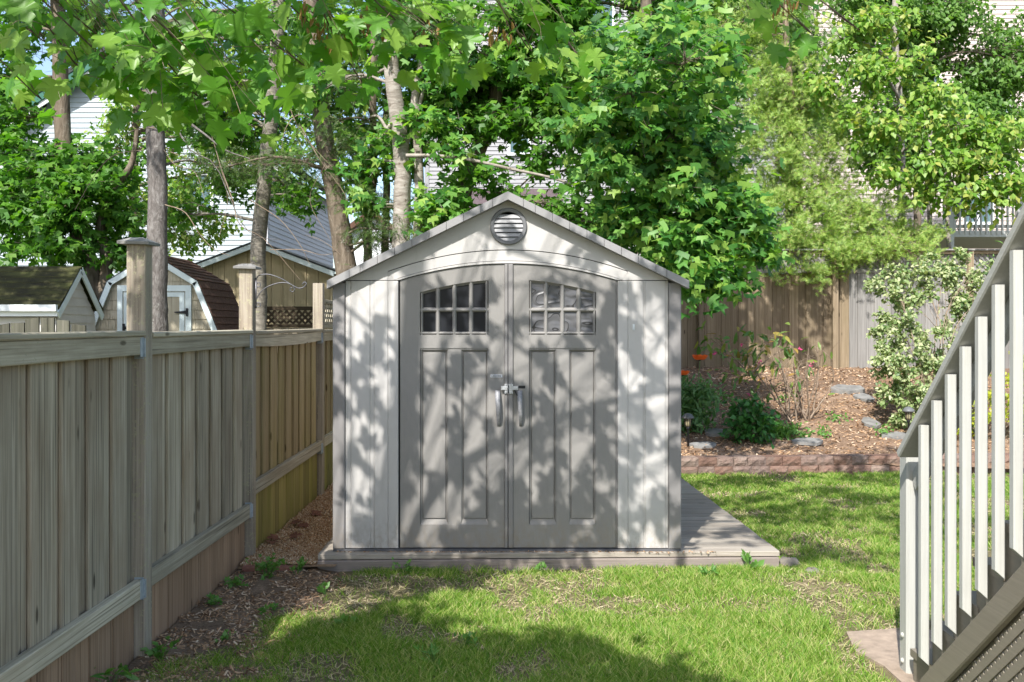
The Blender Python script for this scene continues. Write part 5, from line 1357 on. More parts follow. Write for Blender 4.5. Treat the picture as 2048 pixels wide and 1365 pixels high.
# ================================================================== trees behind the fences
def scatter_blobs(n, x0, x1, y0, y1, Y, rx_, rz_, ry_, nt, seed, jy=0.5):
    rr = np.random.default_rng(seed); L = []
    for k in range(n):
        L.append((rr.uniform(x0, x1), rr.uniform(y0, y1), Y + rr.uniform(-jy, jy), rx_ * rr.uniform(0.7, 1.2), rz_ * rr.uniform(0.7, 1.2), ry_, nt))
    return L
tree('leaning_maple', 'dark leafy maple with forked leaning trunk at far left behind the mossy roof', [(192, 640), (183, 560), (165, 480), (142, 390), (128, 280), (121, 150), (113, 0), (108, -120)], 13.6, 0.15, 0.09,
     [(40, 310, 13.8, 60, 40, .5, 9), (95, 360, 13.5, 80, 40, .5, 10), (150, 385, 13.3, 80, 35, .5, 9), (40, 440, 13.3, 70, 30, .4, 8), (110, 440, 13.3, 75, 30, .4, 8), (225, 430, 13.8, 60, 40, .5, 9), (235, 350, 14, 60, 40, .5, 7), (60, 490, 13.2, 60, 22, .4, 5), (130, 500, 13.2, 60, 20, .4, 5),
      (240, 490, 13.9, 40, 28, .4, 6), (30, 240, 14, 50, 40, .5, 6), (15, 170, 14, 30, 45, .5, 6), (20, 90, 14, 40, 40, .5, 5), (170, 310, 13.8, 60, 30, .5, 5), (60, 20, 14, 70, 30, .5, 6), (190, 40, 14, 70, 30, .5, 6), (100, 330, 13.4, 60, 30, .4, 6), (20, 380, 13.4, 50, 30, .4, 6)], MS, LEAF_MD, 0.115, BARK_M, 12, 11,
     shade_blobs=[(up_sun((x, y, z), t), (0.7, 0.6, 0.4), 9) for (x, y, z, t) in ((-4.8, 13, 2.3, 6.2), (-5.3, 13, 1.9, 6.0), (-4.3, 13.5, 2.2, 6.4), (-5.6, 11.3, 2.2, 5.6), (-6.2, 11.3, 2.1, 5.8), (-4.5, 16.5, 2.6, 6.5), (-3.6, 16.5, 2.4, 7.0), (-6.0, 21, 3.6, 8.5), (-7.5, 21, 3.2, 9.0), (-8.6, 21, 4.0, 9.0))],  # unseen foliage added off to the left to shade the sheds and house
     extra_trunks=[([(206, 600), (214, 520), (200, 450), (225, 380), (262, 330), (275, 260)], 0.09, 0.03)])
tree('spruce_tree', 'straight grey spruce trunk standing in front of the gambrel shed', [(312, 690), (313, 600), (311, 450), (308, 300), (306, 150), (304, 0), (303, -200)], 11.8, 0.125, 0.10,
     [(300, 110, 12.2, 60, 30, .5, 5), (390, 215, 12.1, 50, 22, .4, 4), (250, 20, 12.2, 60, 30, .4, 4), (420, 330, 12.2, 50, 25, .4, 5), (450, 120, 12.1, 60, 30, .4, 5)], ST, SPRUCE, 0.16, BARK_S, 14, 12, dens=2.6, twig_r=0.004, hang=0.25,
     own_limbs=[([(312, 258), (360, 240), (400, 262), (450, 300), (500, 318)], 11.8, 0.022, 0.006), ([(375, 245), (400, 215), (430, 200), (470, 195)], 11.8, 0.02, 0.008)],
     dead=[([(312, 255), (270, 260), (250, 275), (248, 300)], 11.7, 0.008), ([(325, 232), (345, 240), (380, 300), (430, 330), (470, 420), (505, 470), (560, 480)], 11.7, 0.012), ([(330, 410), (370, 425), (400, 470), (430, 500), (460, 512)], 11.7, 0.008), ([(328, 300), (350, 330), (390, 345), (410, 400)], 11.7, 0.007),
           ([(290, 300), (230, 310), (190, 350), (150, 420)], 11.7, 0.006), ([(330, 300), (380, 320), (400, 330), (395, 300)], 11.9, 0.006), ([(440, 330), (465, 400), (480, 450), (530, 480), (600, 560)], 11.8, 0.009), ([(500, 400), (560, 440), (600, 490), (620, 530)], 11.8, 0.006), ([(420, 260), (440, 330), (455, 400), (440, 470)], 11.9, 0.006), ([(540, 500), (600, 500), (640, 510), (665, 508)], 11.8, 0.006)])
tree('lichened_birch', 'lichen speckled trunk rising in front of the tan shed', [(512, 690), (511, 600), (508, 500), (516, 380), (530, 250), (542, 120), (548, 0), (552, -150)], 12.9, 0.108, 0.085,
     [(480, 255, 13.2, 60, 40, .5, 6), (430, 180, 13.3, 50, 40, .5, 5), (560, 110, 13.2, 70, 45, .5, 7), (600, 40, 13.2, 70, 35, .5, 6), (500, 40, 13.2, 70, 40, .5, 6), (440, 60, 13.3, 60, 40, .5, 5), (570, 220, 13.2, 45, 35, .5, 4), (600, 400, 13.0, 40, 26, .4, 4), (460, 370, 13.2, 50, 30, .4, 5), (360, 430, 13.2, 45, 30, .4, 4)] + scatter_blobs(11, 340, 620, 120, 420, 13.5, 50, 32, .5, 4, 36), MS, LEAF_MD, 0.085, BARK_G, 11, 13)
tree('broad_brown_tree', 'broad brown trunk leaning left just above the left roof edge of the shed', [(712, 640), (697, 540), (680, 440), (662, 330), (648, 240), (638, 150), (625, 0), (615, -160)], 12.3, 0.145, 0.09,
     [(650, 190, 12.5, 55, 30, .4, 6), (690, 160, 12.4, 50, 30, .4, 5), (600, 325, 12.2, 60, 18, .4, 6), (530, 330, 12.1, 60, 16, .4, 6), (450, 335, 12.1, 50, 14, .3, 4), (700, 300, 12.3, 50, 25, .4, 6), (730, 390, 12.2, 50, 22, .4, 6), (770, 460, 12.0, 55, 24, .4, 8), (800, 490, 11.9, 40, 15, .3, 5), (740, 480, 12.0, 40, 20, .3, 5), (650, 280, 12.2, 40, 30, .4, 5), (820, 420, 12.2, 40, 25, .3, 4), (750, 250, 12.6, 40, 30, .4, 4)], ST, SPRUCE, 0.15, BARK_M, 14, 14, dens=3.0, twig_r=0.004, hang=0.35,
     dead=[([(640, 250), (600, 230), (570, 260), (560, 330)], 12.2, 0.007), ([(655, 300), (690, 340), (740, 420), (760, 450)], 12.2, 0.008), ([(650, 330), (620, 400), (660, 480)], 12.2, 0.006), ([(600, 250), (640, 320), (690, 390), (705, 450)], 12.0, 0.009), ([(570, 190), (600, 260), (660, 330), (700, 360)], 12.0, 0.007), ([(700, 530), (670, 500), (640, 480), (610, 470)], 12.2, 0.005)])
tree('grey_sapling', 'slim grey sapling with dark stem beside the broad brown trunk', [(737, 640), (734, 520), (733, 440), (742, 350), (738, 200), (735, 60), (732, -80)], 12.9, 0.062, 0.04,
     [(720, 120, 13, 50, 40, .4, 5), (740, 40, 13, 60, 35, .4, 6), (690, 210, 13, 45, 35, .4, 4), (760, 330, 13, 40, 30, .4, 3)], MS, LEAF_MD, 0.09, BARK_M, 11, 15)
tree('grey_sapling', 'slim stem standing between the grey sapling and the white birch', [(772, 640), (768, 500), (769, 400), (762, 280), (768, 150), (770, -60)], 13.4, 0.058, 0.04,
     [(800, 130, 13.4, 45, 40, .4, 5), (770, 20, 13.4, 50, 35, .4, 5), (730, 180, 13.4, 40, 35, .4, 3)], MS, LEAF_SM, 0.085, BARK_M, 11, 16)
tree('white_birch', 'pale peeling birch trunk directly behind the left roof slope of the shed', [(806, 640), (803, 500), (806, 400), (805, 320), (795, 235), (783, 150), (779, 60), (778, -100)], 11.9, 0.115, 0.085,
     [(880, 160, 12, 60, 50, .5, 9), (830, 90, 12, 60, 40, .5, 7), (870, 50, 12, 70, 40, .5, 8), (800, 20, 12, 60, 30, .5, 6), (860, 255, 12, 55, 25, .4, 7), (900, 300, 11.8, 40, 25, .4, 3), (870, 430, 11.8, 40, 30, .4, 6), (900, 400, 11.8, 30, 16, .3, 3)] + scatter_blobs(9, 640, 850, 60, 420, 12.6, 46, 30, .5, 4, 37), MS, LEAF_MB, 0.105, BARK_B, 11, 17,
     extra_trunks=[([(835, 500), (838, 400), (836, 300), (830, 200), (845, 120), (852, 0)], 0.065, 0.04)],
     own_limbs=[([(806, 300), (820, 270), (845, 190), (865, 120), (900, 40)], 11.9, 0.035, 0.015), ([(770, 270), (785, 245), (812, 225)], 11.85, 0.03, 0.025), ([(812, 312), (860, 312), (930, 318), (1020, 338), (1110, 358), (1180, 385), (1225, 425), (1250, 480)], 11.6, 0.026, 0.008)])
tree('big_maple', 'leaning maple whose dense green crown fills the top centre above the shed', [(903, 560), (908, 470), (925, 380), (955, 290), (985, 210), (1005, 110), (1015, 0), (1020, -120)], 12.6, 0.125, 0.08,
     scatter_blobs(14, 850, 1040, 0, 220, 12.8, 62, 38, .5, 9, 31) + scatter_blobs(26, 1010, 1340, -10, 250, 12.6, 72, 42, .6, 11, 32) + [(1000, 250, 12.3, 60, 30, .5, 7), (940, 240, 12.4, 50, 25, .4, 6), (1080, 240, 12.4, 70, 30, .5, 8), (1150, 230, 12.4, 70, 35, .5, 9), (960, 350, 12.0, 50, 18, .4, 5), (1080, 320, 12.2, 50, 18, .4, 4), (1180, 330, 12.2, 60, 30, .4, 7), (1130, 420, 12.0, 60, 26, .4, 7), (1000, 390, 12.0, 60, 12, .4, 3), (930, 440, 12.0, 40, 26, .4, 5), (1190, 460, 11.8, 60, 25, .4, 8)],
     MS, LEAF_MD, 0.10, BARK_M, 11, 18, dens=3.7, own_limbs=[([(965, 290), (1000, 262), (1040, 250), (1100, 262)], 12.5, 0.03, 0.012), ([(955, 430), (1010, 400), (1060, 355)], 12.3, 0.018, 0.010)])
tree('drooping_maple', 'blue-green maple drooping over the right roof edge of the shed', [(1318, 700), (1316, 560), (1312, 420), (1304, 280), (1298, 130), (1295, -60)], 11.4, 0.11, 0.06,
     [(1160, 100, 10.9, 70, 40, .5, 9), (1230, 150, 10.7, 75, 40, .5, 10), (1290, 200, 10.6, 70, 45, .5, 10), (1180, 260, 10.8, 60, 40, .5, 8), (1220, 330, 10.6, 60, 36, .5, 8), (1330, 60, 11, 75, 40, .5, 9), (1390, 110, 11, 60, 45, .5, 9), (1330, 280, 10.5, 75, 45, .5, 11), (1400, 250, 10.7, 60, 40, .5, 9), (1420, 330, 10.5, 70, 40, .5, 10), (1330, 380, 10.5, 70, 40, .5, 11), (1440, 410, 10.5, 70, 36, .5, 10), (1290, 450, 10.6, 60, 36, .4, 10), (1380, 470, 10.4, 70, 36, .5, 11), (1390, 545, 10.3, 55, 30, .3, 9), (1440, 560, 10.3, 36, 30, .3, 5), (1480, 450, 10.5, 50, 24, .4, 6), (1340, 515, 10.5, 55, 20, .3, 8), (1250, 420, 10.8, 50, 30, .4, 7), (1430, 500, 10.4, 50, 26, .4, 6), (1520, 505, 10.5, 34, 16, .3, 3)]
     + [(up_sun((x, y, z), t), (0.6, 0.5, 0.35), 9) for (x, y, z, t) in ((2.9, 16, 1.6, 6.2), (3.7, 16, 1.5, 6.2), (4.5, 16, 1.8, 6.0), (3.3, 16, 2.2, 5.9), (2.6, 14.2, .6, 5.2), (3.2, 14.6, .7, 5.2), (2.4, 13.2, .4, 5.0), (2.9, 13.0, .5, 5.2), (2.2, 14.8, .8, 5.4))],  # crown foliage added towards the sun to shade the back fence and bed
     MS, LEAF_MB, 0.115, BARK_M, 11, 19, face=0.75, dens=3.7)
rr_ = np.random.default_rng(77)
jb = [(1560, 150, 17.0, 60, 45, .5, 9), (1600, 220, 16.9, 70, 45, .5, 10), (1540, 260, 16.9, 60, 45, .5, 9), (1640, 280, 16.8, 70, 45, .5, 10), (1560, 330, 16.7, 65, 45, .5, 10), (1650, 370, 16.6, 75, 45, .5, 11), (1580, 410, 16.5, 70, 45, .5, 10), (1680, 440, 16.4, 80, 40, .5, 11), (1600, 480, 16.2, 80, 36, .5, 11), (1700, 500, 16.0, 80, 26, .5, 10), (1780, 500, 15.9, 60, 24, .4, 7), (1530, 520, 16.2, 60, 22, .4, 7), (1760, 430, 16.3, 50, 36, .4, 7), (1540, 70, 17.2, 60, 45, .5, 7), (1480, 180, 17.2, 50, 60, .5, 7), (1450, 60, 17.3, 50, 50, .5, 6), (1820, 470, 16.3, 45, 30, .4, 6), (1500, 400, 16.9, 45, 50, .5, 7), (1620, 545, 15.8, 60, 10, .3, 4), (1480, 530, 16.4, 60, 18, .4, 6)]
tree('juniper_tree', 'feathery yellow-green juniper spilling over the back fence', [(1606, 760), (1602, 560), (1596, 400), (1588, 250), (1575, 90), (1570, -60)], 17.2, 0.13, 0.04, jb, JT, JUNI, 0.145, BARK_T, 30, 20, dens=2.6, hang=-0.15, face=0.8, twig_r=0.006)
tree('bright_birch', 'thin white birch trunk with sunny yellow-green leaves at upper right', [(1800, 640), (1801, 450), (1800, 300), (1797, 200), (1790, 60), (1797, -80)], 18.0, 0.075, 0.05,
     [(1690, 80, 16.6, 60, 35, .5, 8), (1650, 180, 16.6, 50, 26, .4, 5), (1740, 150, 16.4, 60, 30, .5, 7), (1770, 260, 16.2, 60, 25, .4, 6), (1720, 230, 16.4, 40, 24, .4, 4), (1860, 200, 16.0, 55, 30, .4, 6), (1900, 260, 15.8, 65, 28, .4, 8), (1960, 320, 15.6, 60, 30, .4, 8), (2010, 270, 15.6, 50, 30, .4, 6), (1890, 330, 15.8, 60, 26, .4, 7), (1950, 385, 15.6, 60, 26, .4, 7), (2020, 370, 15.6, 40, 30, .4, 5), (1820, 120, 16.2, 50, 35, .4, 5), (1850, 380, 16, 40, 24, .4, 4), (1780, 345, 16.2, 45, 24, .4, 4), (1760, 40, 16.6, 60, 35, .4, 6)],
     OV, LEAF_YG, 0.12, BARK_B, 15, 21, face=0.7,
     extra_trunks=[([(1862, 640), (1860, 480), (1858, 330), (1862, 250)], 0.055, 0.03), ([(1905, 640), (1897, 480), (1890, 380)], 0.05, 0.03)])
tree('tall_background_tree', 'tall fine-leaved darker tree filling the upper right corner', [(1835, 640), (1832, 300), (1828, 120), (1840, -80)], 20.5, 0.09, 0.06,
     scatter_blobs(32, 1640, 2070, -30, 330, 20.5, 75, 50, .7, 9, 33), OV, LEAF_SM, 0.12, BARK_M, 20, 22, face=0.5, dens=5.5)
tree('dark_background_tree', 'dark conifer mass between the maple and the juniper at top right', [(1450, 640), (1450, 300), (1446, -60)], 19.0, 0.12, 0.06,
     scatter_blobs(14, 1370, 1620, -20, 250, 19.0, 70, 50, .6, 9, 34) + [(1420, 480, 18, 60, 50, .5, 9), (1480, 440, 18, 60, 50, .5, 9), (1400, 400, 18.4, 60, 60, .5, 9), (1440, 330, 18.4, 60, 50, .5, 8), (1700, 540, 17.0, 60, 20, .4, 6)], JT, LEAF_SM, 0.20, BARK_M, 22, 23, dens=3.0)
tree('small_leaf_thicket', 'light small-leaved thicket behind the trunks in front of the pale blue house', [(262, 660), (266, 480), (272, 330), (280, 200), (300, 60)], 17.0, 0.10, 0.05,
     [(230, 300, 17, 45, 50, .5, 7), (250, 230, 17, 40, 40, .5, 6), (350, 300, 17, 40, 45, .5, 5), (380, 380, 17, 50, 36, .5, 6), (330, 410, 17, 45, 40, .5, 7), (270, 400, 17, 50, 45, .5, 8), (360, 470, 16.8, 50, 26, .4, 6), (430, 300, 17, 40, 40, .4, 5), (500, 190, 17, 45, 40, .4, 5), (430, 440, 17, 40, 20, .4, 3), (280, 510, 16.8, 40, 24, .4, 5), (600, 250, 17.5, 40, 50, .5, 4), (580, 370, 17.5, 40, 26, .5, 4), (700, 250, 17.5, 50, 60, .5, 5), (750, 130, 17.5, 60, 60, .5, 6)] + scatter_blobs(16, 360, 830, 0, 330, 17.6, 50, 45, .5, 4, 35), OV, LEAF_YG, 0.10, BARK_M, 16, 24, dens=4.5)

# ================================================================== garden planting
def gpos(px, py):
    Yc = (CAMH - (0.19 - 11.3 * 0.174)) / (0.174 + (py - HY) / F)
    return np.array([PX(px, Yc), Yc, 0.19 + (Yc - 11.3) * 0.174 - 0.01])

def bush(name, label, base, blobs, leafT, leafM, leaf, bark, lps, seed, stem_r=0.008, face=0.5, hang=0.3, stems=5, cat='shrub', twig=0.003, var=0.25):
    """blobs: (dx, dy, z above base, rx, ry, rz, twigs)"""
    r = np.random.default_rng(seed); root = thing(name, label, cat, tuple(base))
    W = [(base + np.array([b[0], b[1], b[2]]), (b[3], b[4], b[5]), b[6]) for b in blobs]
    tr = spline([base, base + np.array([0.01, 0, 0.12]), base + np.array([0.0, 0.0, max(0.15, min(b[2] for b in blobs))])], 10)
    S, D, limbs, twigs = grow(root, tr, W, r, lps, leaf, stem_r, twig_len=(leaf, leaf * 3))
    for lp, lr in limbs:
        V, Fq = tube_np(lp, np.linspace(stem_r, stem_r * 0.4, len(lp)), 5); obj('stem', mesh_np('stem', V, Fq), bark, root, True)
    obj('twigs', twig_mesh('twigs', twigs, twig, twig * 0.4), bark, root, kind='stuff')
    V, Fc = leaf_cloud(leafT[0], leafT[1], S, D, r, leaf, var, hang, face=face)
    obj('foliage', mesh_np('foliage', V, Fc), leafM, root, kind='stuff')
    return root
LT = (LONG_V, LONG_F)
# variegated shrub
b = gpos(1865, 860); 
vb = []
for (px, py, rx_, rz_, nt, dy) in ((1790, 560, 60, 60, 15, .4), (1860, 590, 70, 60, 16, .3), (1930, 560, 60, 60, 14, .4), (1850, 680, 70, 50, 16, .1), (1800, 650, 60, 40, 12, .2), (1780, 720, 45, 36, 13, 0), (1850, 750, 60, 50, 17, -.1), (1930, 660, 60, 70, 14, .2), (1800, 790, 45, 36, 13, -.1), (1900, 800, 60, 50, 13, -.1), (1960, 600, 50, 60, 10, .3), (1890, 530, 60, 30, 10, .4), (1840, 830, 50, 25, 9, -.2), (1960, 740, 40, 60, 9, .1)):
    Yb = b[1] + dy + 0.25; q = np.array(P(px, py, Yb)) - b; vb.append((q[0], q[1], q[2], rx_ * Yb / F, 0.32, rz_ * Yb / F, nt))
bush('variegated_shrub', 'large cream variegated shrub against the right part of the back fence', b, vb, OV, VARIEG, 0.062, BARK_T, 60, 51, 0.008)
# yellow shrub seen through the balusters
b = gpos(2010, 880)
bush('golden_shrub', 'bright yellow-green shrub seen between the stair balusters', b, [(0, .1, .55, .35, .3, .3, 16), (-.25, .1, .35, .3, .3, .25, 14), (.25, .1, .8, .35, .3, .4, 16), (-.1, .2, 1.05, .3, .3, .3, 12), (.4, 0, .4, .3, .3, .3, 12), (.6, .1, .9, .3, .3, .4, 12), (-.35, 0, .15, .2, .2, .15, 8)], OV, YELLOWL, 0.05, BARK_T, 22, 52)
# glossy dark bush
b = gpos(1497, 880)
bush('glossy_bush', 'rounded glossy dark green bush behind the left part of the block wall', b, [(0, 0, .32, .20, .18, .14, 16), (-.14, 0, .2, .14, .15, .12, 12), (.15, 0, .2, .14, .15, .12, 12), (0, 0, .12, .2, .16, .1, 12), (.02, 0, .42, .10, .10, .08, 8)], OV, PEONY, 0.085, BARK_T, 12, 53, 0.006)
bush('grass_clump', 'low bright green tuft growing right of the glossy bush', gpos(1556, 872), [(-.12, 0, .07, .12, .1, .05, 12), (.05, 0, .06, .14, .1, .05, 12), (.2, 0, .05, .12, .1, .04, 10)], LT, WEED, 0.09, WEED, 12, 54, 0.003, hang=-0.5, cat='grass clump')
# poppies and their foliage
pb = gpos(1378, 858)
bush('poppy_plant', 'leafy poppy clump with tall foliage beside the shed corner', pb, [(-.05, .1, .30, .18, .2, .16, 14), (0, .1, .5, .13, .2, .13, 12), (-.1, 0, .15, .2, .2, .14, 14), (.18, .05, .45, .12, .16, .13, 12), (.1, 0, .2, .16, .16, .12, 10)], LT, POPPYL, 0.11, POPPYL, 18, 55, 0.004, hang=-0.1, cat='plant')
def poppy(label, px, py, Y, s):
    c = np.array(P(px, py, Y)); root = thing('poppy_flower', label, 'flower', (c[0], c[1], c[2] - 0.28), 'orange poppies')
    m = MB(); m.tube(spline([c + np.array([-0.03, 0.02, -0.30]), c + np.array([-0.012, 0, -0.12]), c], 8), 0.004, 6); m.build('stem', POPPYL, root, True)
    for k in range(6):
        a = 2 * math.pi * k / 6 + 0.3; n = 5; V = []
        for i in range(n):
            for j in range(n):
                u = (i / (n - 1) - 0.5) * 1.25; t = j / (n - 1); rad = s * (0.12 + 0.9 * t ** 0.6); w = u * (0.5 + t)
                z = s * (0.12 + 0.60 * t ** 2.2 + 0.09 * math.sin(7 * u + k) * t)
                V.append((c[0] + rad * math.cos(a + w * 0.9), c[1] + rad * math.sin(a + w * 0.9), c[2] + z))
        Fq = [(i*n+j, i*n+j+1, (i+1)*n+j+1, (i+1)*n+j) for i in range(n-1) for j in range(n-1)]
        m = MB(); m.add(V, Fq); m.build('petal', POPPY, root, True)
    m = MB(); m.lathe([(0.012, 0), (0.02, 0.02), (0.012, 0.035)], c, 8); m.build('seed_head', BLACK, root)
poppy('larger open orange poppy standing above the poppy leaves', 1400, 722, 12.0, 0.095)
poppy('lower orange poppy half hidden by the shed corner', 1366, 752, 11.9, 0.08)
# sparse rhododendron and bare azalea
b = gpos(1500, 800)
bush('sparse_rhododendron', 'sparse leggy shrub with reddish and green leaves in front of the fence', b, [(-.35, 0, .62, .16, .2, .14, 5), (0, .1, .8, .24, .2, .14, 5), (.3, .1, .85, .22, .2, .12, 4), (-.1, 0, .35, .14, .2, .1, 4), (.15, 0, .5, .2, .2, .1, 4), (-.5, .1, .85, .12, .1, .12, 2), (.55, .1, .75, .12, .1, .1, 2)], LT, RHODO, 0.17, BARK_T, 6, 56, 0.009, hang=0.2, twig=0.004)
S2 = np.array([np.array(P(px, py, 13.2)) + rng.normal(size=3) * 0.015 for (px, py) in ((1485, 688), (1520, 722), (1500, 790), (1430, 706), (1600, 700), (1625, 728)) for k in range(6)])
V, Fc = leaf_cloud(OVAL_V, OVAL_F, S2, rnd_dir(len(S2), rng), rng, 0.035, 0.2, 0.1)
obj('blossom', mesh_np('blossom', V, Fc), PINK, bpy.data.objects['sparse_rhododendron'], kind='stuff')
def bare_shrub(name, label, base, H, W_, n, seed):
    r = np.random.default_rng(seed); root = thing(name, label, 'shrub', tuple(base)); T = []
    for k in range(n):
        a = r.uniform(0, 2 * math.pi); e = base + np.array([math.cos(a) * W_ * r.uniform(.2, 1), math.sin(a) * W_ * 0.5, H * r.uniform(.6, 1)])
        m = (base + e) / 2 + r.normal(size=3) * 0.08; p = spline([base + r.normal(size=3) * np.array([.04, .04, 0]), m, e], 12)
        V, Fq = tube_np(p, np.linspace(0.012, 0.004, 12), 5); obj('stem', mesh_np('stem', V, Fq), BARK_T, root, True)
        for q in range(7):
            s = p[int(r.integers(4, 12))]; T.append(spline([s, s + r.normal(size=3) * 0.05 + np.array([0, 0, .05]), s + r.normal(size=3) * 0.12 + np.array([0, 0, .1])], 5))
    obj('twigs', twig_mesh('twigs', T, 0.004, 0.0015), BARK_T, root, kind='stuff')
    S = np.array([t[-1] for t in T])[::3]; V, Fc = leaf_cloud(LONG_V, LONG_F, S, rnd_dir(len(S), r), r, 0.13, 0.3, 0.5); obj('foliage', mesh_np('foliage', V, Fc), RHODO, root, kind='stuff')
bare_shrub('bare_azalea', 'nearly leafless grey twiggy shrub in the middle of the garden bed', gpos(1612, 838), 1.15, 0.5, 9, 5)
bare_shrub('bare_azalea', 'low crooked bare stems left of the leafless twiggy shrub', gpos(1575, 845), 0.75, 0.55, 8, 6)
rr = np.random.default_rng(91)
for k, (px, py, lab) in enumerate(((1440, 800, 'tuft of green seedlings in the shade below the poppies'), (1660, 720, 'small seedling cluster at the foot of the grey fence boards'), (1680, 840, 'tiny weed right of the leafless shrub on the path'), (1760, 868, 'tiny weeds beside the path stone near the right light'), (1580, 800, 'seedlings between the bare stems'), (1650, 868, 'low weeds on the lower garden slope left of the right light'))):
    bush('seedling', lab, gpos(px, py), [(0, 0, .06, .14, .12, .05, 7)], OV, WEED, 0.05, WEED, 7, 60 + k, 0.002, cat='plant')

# low leafy cover above the lattice fence at the far right and under the juniper
bush('fern_bank', 'green leafy bank below the raised deck beyond the lattice fence', np.array([PX(1960, 19.5), 19.5, 0.6]), [(-.8, 0, 1.6, .7, .5, .35, 26), (0, 0, 1.7, .7, .5, .4, 26), (.8, 0, 1.8, .7, .5, .4, 24), (-1.6, 0, 1.6, .6, .5, .4, 20), (-.4, .3, 2.0, .8, .5, .25, 16), (.6, .3, 2.2, .6, .5, .25, 14)], LT, WEED, 0.22, WEED, 14, 57, 0.01)

# solar path lights
def path_light(label, px, py_base, py_top):
    b = gpos(px, py_base); H = (py_base - py_top) * b[1] / F
    root = thing('path_light', label, 'garden light', tuple(b), 'solar path lights')
    m = MB(); m.lathe([(0.010, -0.05), (0.010, H * 0.5), (0.016, H * 0.52), (0.028, H * 0.60)], b, 10); m.build('stake', BLACK, root, True)
    m = MB(); m.lathe([(0.030, H * 0.60), (0.036, H * 0.66), (0.040, H * 0.80), (0.036, H * 0.83)], b, 12); m.build('lens', mat_plain('amber_lens', (0.30,0.26,0.16,1), 0.25, vary=0.3, scale=40), root, True)
    for k in range(10):
        a = 2 * math.pi * k / 10; m = MB(); m.tube([b + np.array([0.033*math.cos(a), 0.033*math.sin(a), H*0.60]), b + np.array([0.044*math.cos(a), 0.044*math.sin(a), H*0.83])], 0.0035, 5); m.build('cage_rib', BLACK, root)
    m = MB(); m.lathe([(0.045, H * 0.82), (0.074, H * 0.84), (0.070, H * 0.88), (0.045, H * 0.95), (0.012, H * 0.985)], b, 18); m.build('cap', mat_plain('light_cap_grey', (0.12,0.125,0.13,1), 0.45), root, True)
path_light('dark mushroom-topped solar path light beside the shed corner', 1376, 893, 824)
path_light('dark mushroom-topped solar path light at the right end of the garden path', 1817, 878, 811)

# ================================================================== lawn grass, gravel, chips
r = np.random.default_rng(5)
def inside_lawn(x, y):
    k = (x > np.interp(y, [4.3, 4.75, 4.95, 5.3, 5.9, 6.6], [-1.84, -1.70, -1.36, -1.27, -1.17, -1.15]) + 0.22 * (vnoise(x * 3, y * 3, 40) - 0.5) + 0.10 * (vnoise(x * 11, y * 11, 49) - 0.5)) & (y < wall_y(x) - 0.01)
    k &= ~((y > 6.56 + 0.033 * (x + 1.3)) & (x > -1.33) & (x < 1.845 - 0.034 * (y - 6.7)) & (y < 10.02))
    k &= ~((y > 6.55) & (x < -1.2))
    k &= ~((x > 1.755 + 0.05 * (vnoise(x * 9, y * 9, 48) - 0.5)) & (y > 4.40) & (y < 5.28))
    return k
def bare(x, y):
    b = vnoise(x * 2.1 + 3, y * 2.1, 41) * 0.6 + vnoise(x * 6, y * 6, 42) * 0.4
    pr = np.clip((b - 0.34) * 6.0, 0.12, 1)
    m = ((x + 0.86) / 0.30) ** 2 + ((y - 6.15) / 0.16) ** 2; pr = np.where(m < 1, pr * 0.10, pr)
    m = ((x + 1.0) / 0.25) ** 2 + ((y - 5.65) / 0.25) ** 2; pr = np.where(m < 1, pr * 0.25, pr)
    m = ((x - 1.45) / 0.4) ** 2 + ((y - 5.75) / 0.22) ** 2; pr = np.where(m < 1, pr * 0.45, pr)
    m = ((x - 1.75) / 0.25) ** 2 + ((y - 6.35) / 0.18) ** 2; pr = np.where(m < 1, pr * 0.4, pr)
    return pr
TV = np.array([(-.5, 0, 0), (.5, 0, 0), (-.36, .55, .0), (.36, .55, .0), (0, 1, .0)]); TF = np.array([(0, 1, 3), (0, 3, 2), (2, 3, 4)])
parts_V, parts_F, base = [], [], 0
for (x0, x1, y0, y1, dens, hmin, hmax, w) in ((-1.7, 2.6, 3.4, 5.6, 13500, .028, .075, .0042), (-1.4, 3.2, 5.6, 7.2, 10500, .028, .062, .0046), (1.2, 4.6, 7.2, 9.2, 7500, .03, .065, .006), (1.2, 6.2, 9.2, 11.3, 5500, .03, .065, .008)):
    N = int(dens * (x1 - x0) * (y1 - y0)); x = r.uniform(x0, x1, N); y = r.uniform(y0, y1, N)
    k = inside_lawn(x, y) & (r.random(N) < bare(x, y)); k &= np.abs(x) < y * 0.56 + 0.25
    x, y = x[k], y[k]; n = len(x)
    lush = 0.55 * vnoise(x * 2.6, y * 2.6, 43) + 0.45 * vnoise(x * 7.5, y * 7.5, 46)
    h = r.uniform(hmin, hmax, n) * (0.35 + 1.45 * lush)
    a = r.uniform(0, 2 * np.pi, n); lean = r.uniform(0.15, 0.75, n)
    tip = np.stack([np.cos(a) * lean, np.sin(a) * lean, np.ones(n)], -1); nr = np.stack([-np.sin(a) * .3 + r.normal(size=n) * .4, -np.ones(n) * .6, np.ones(n) * .25], -1)
    z = 0.016 * (vnoise(x * 1.3, y * 1.3, 3) - 0.5) + 0.010 * (vnoise(x * 6, y * 6, 4) - 0.5) - 0.004
    sc = np.stack([r.uniform(.7, 1.3, n) * w, h, h], -1)
    V, Fc = scatter(TV, TF, np.stack([x, y, z], -1), tip, nr, sc)
    # bend the tips over
    V = V.reshape(n, 5, 3); bend = (np.stack([np.cos(a), np.sin(a), -0.3 * np.ones(n)], -1) * (h * r.uniform(0.1, 0.5, n))[:, None]); V[:, 4] += bend; V[:, 2:4] += bend[:, None] * 0.25; V = V.reshape(-1, 3)
    parts_V.append(V); parts_F.append(Fc + base); base += len(V)
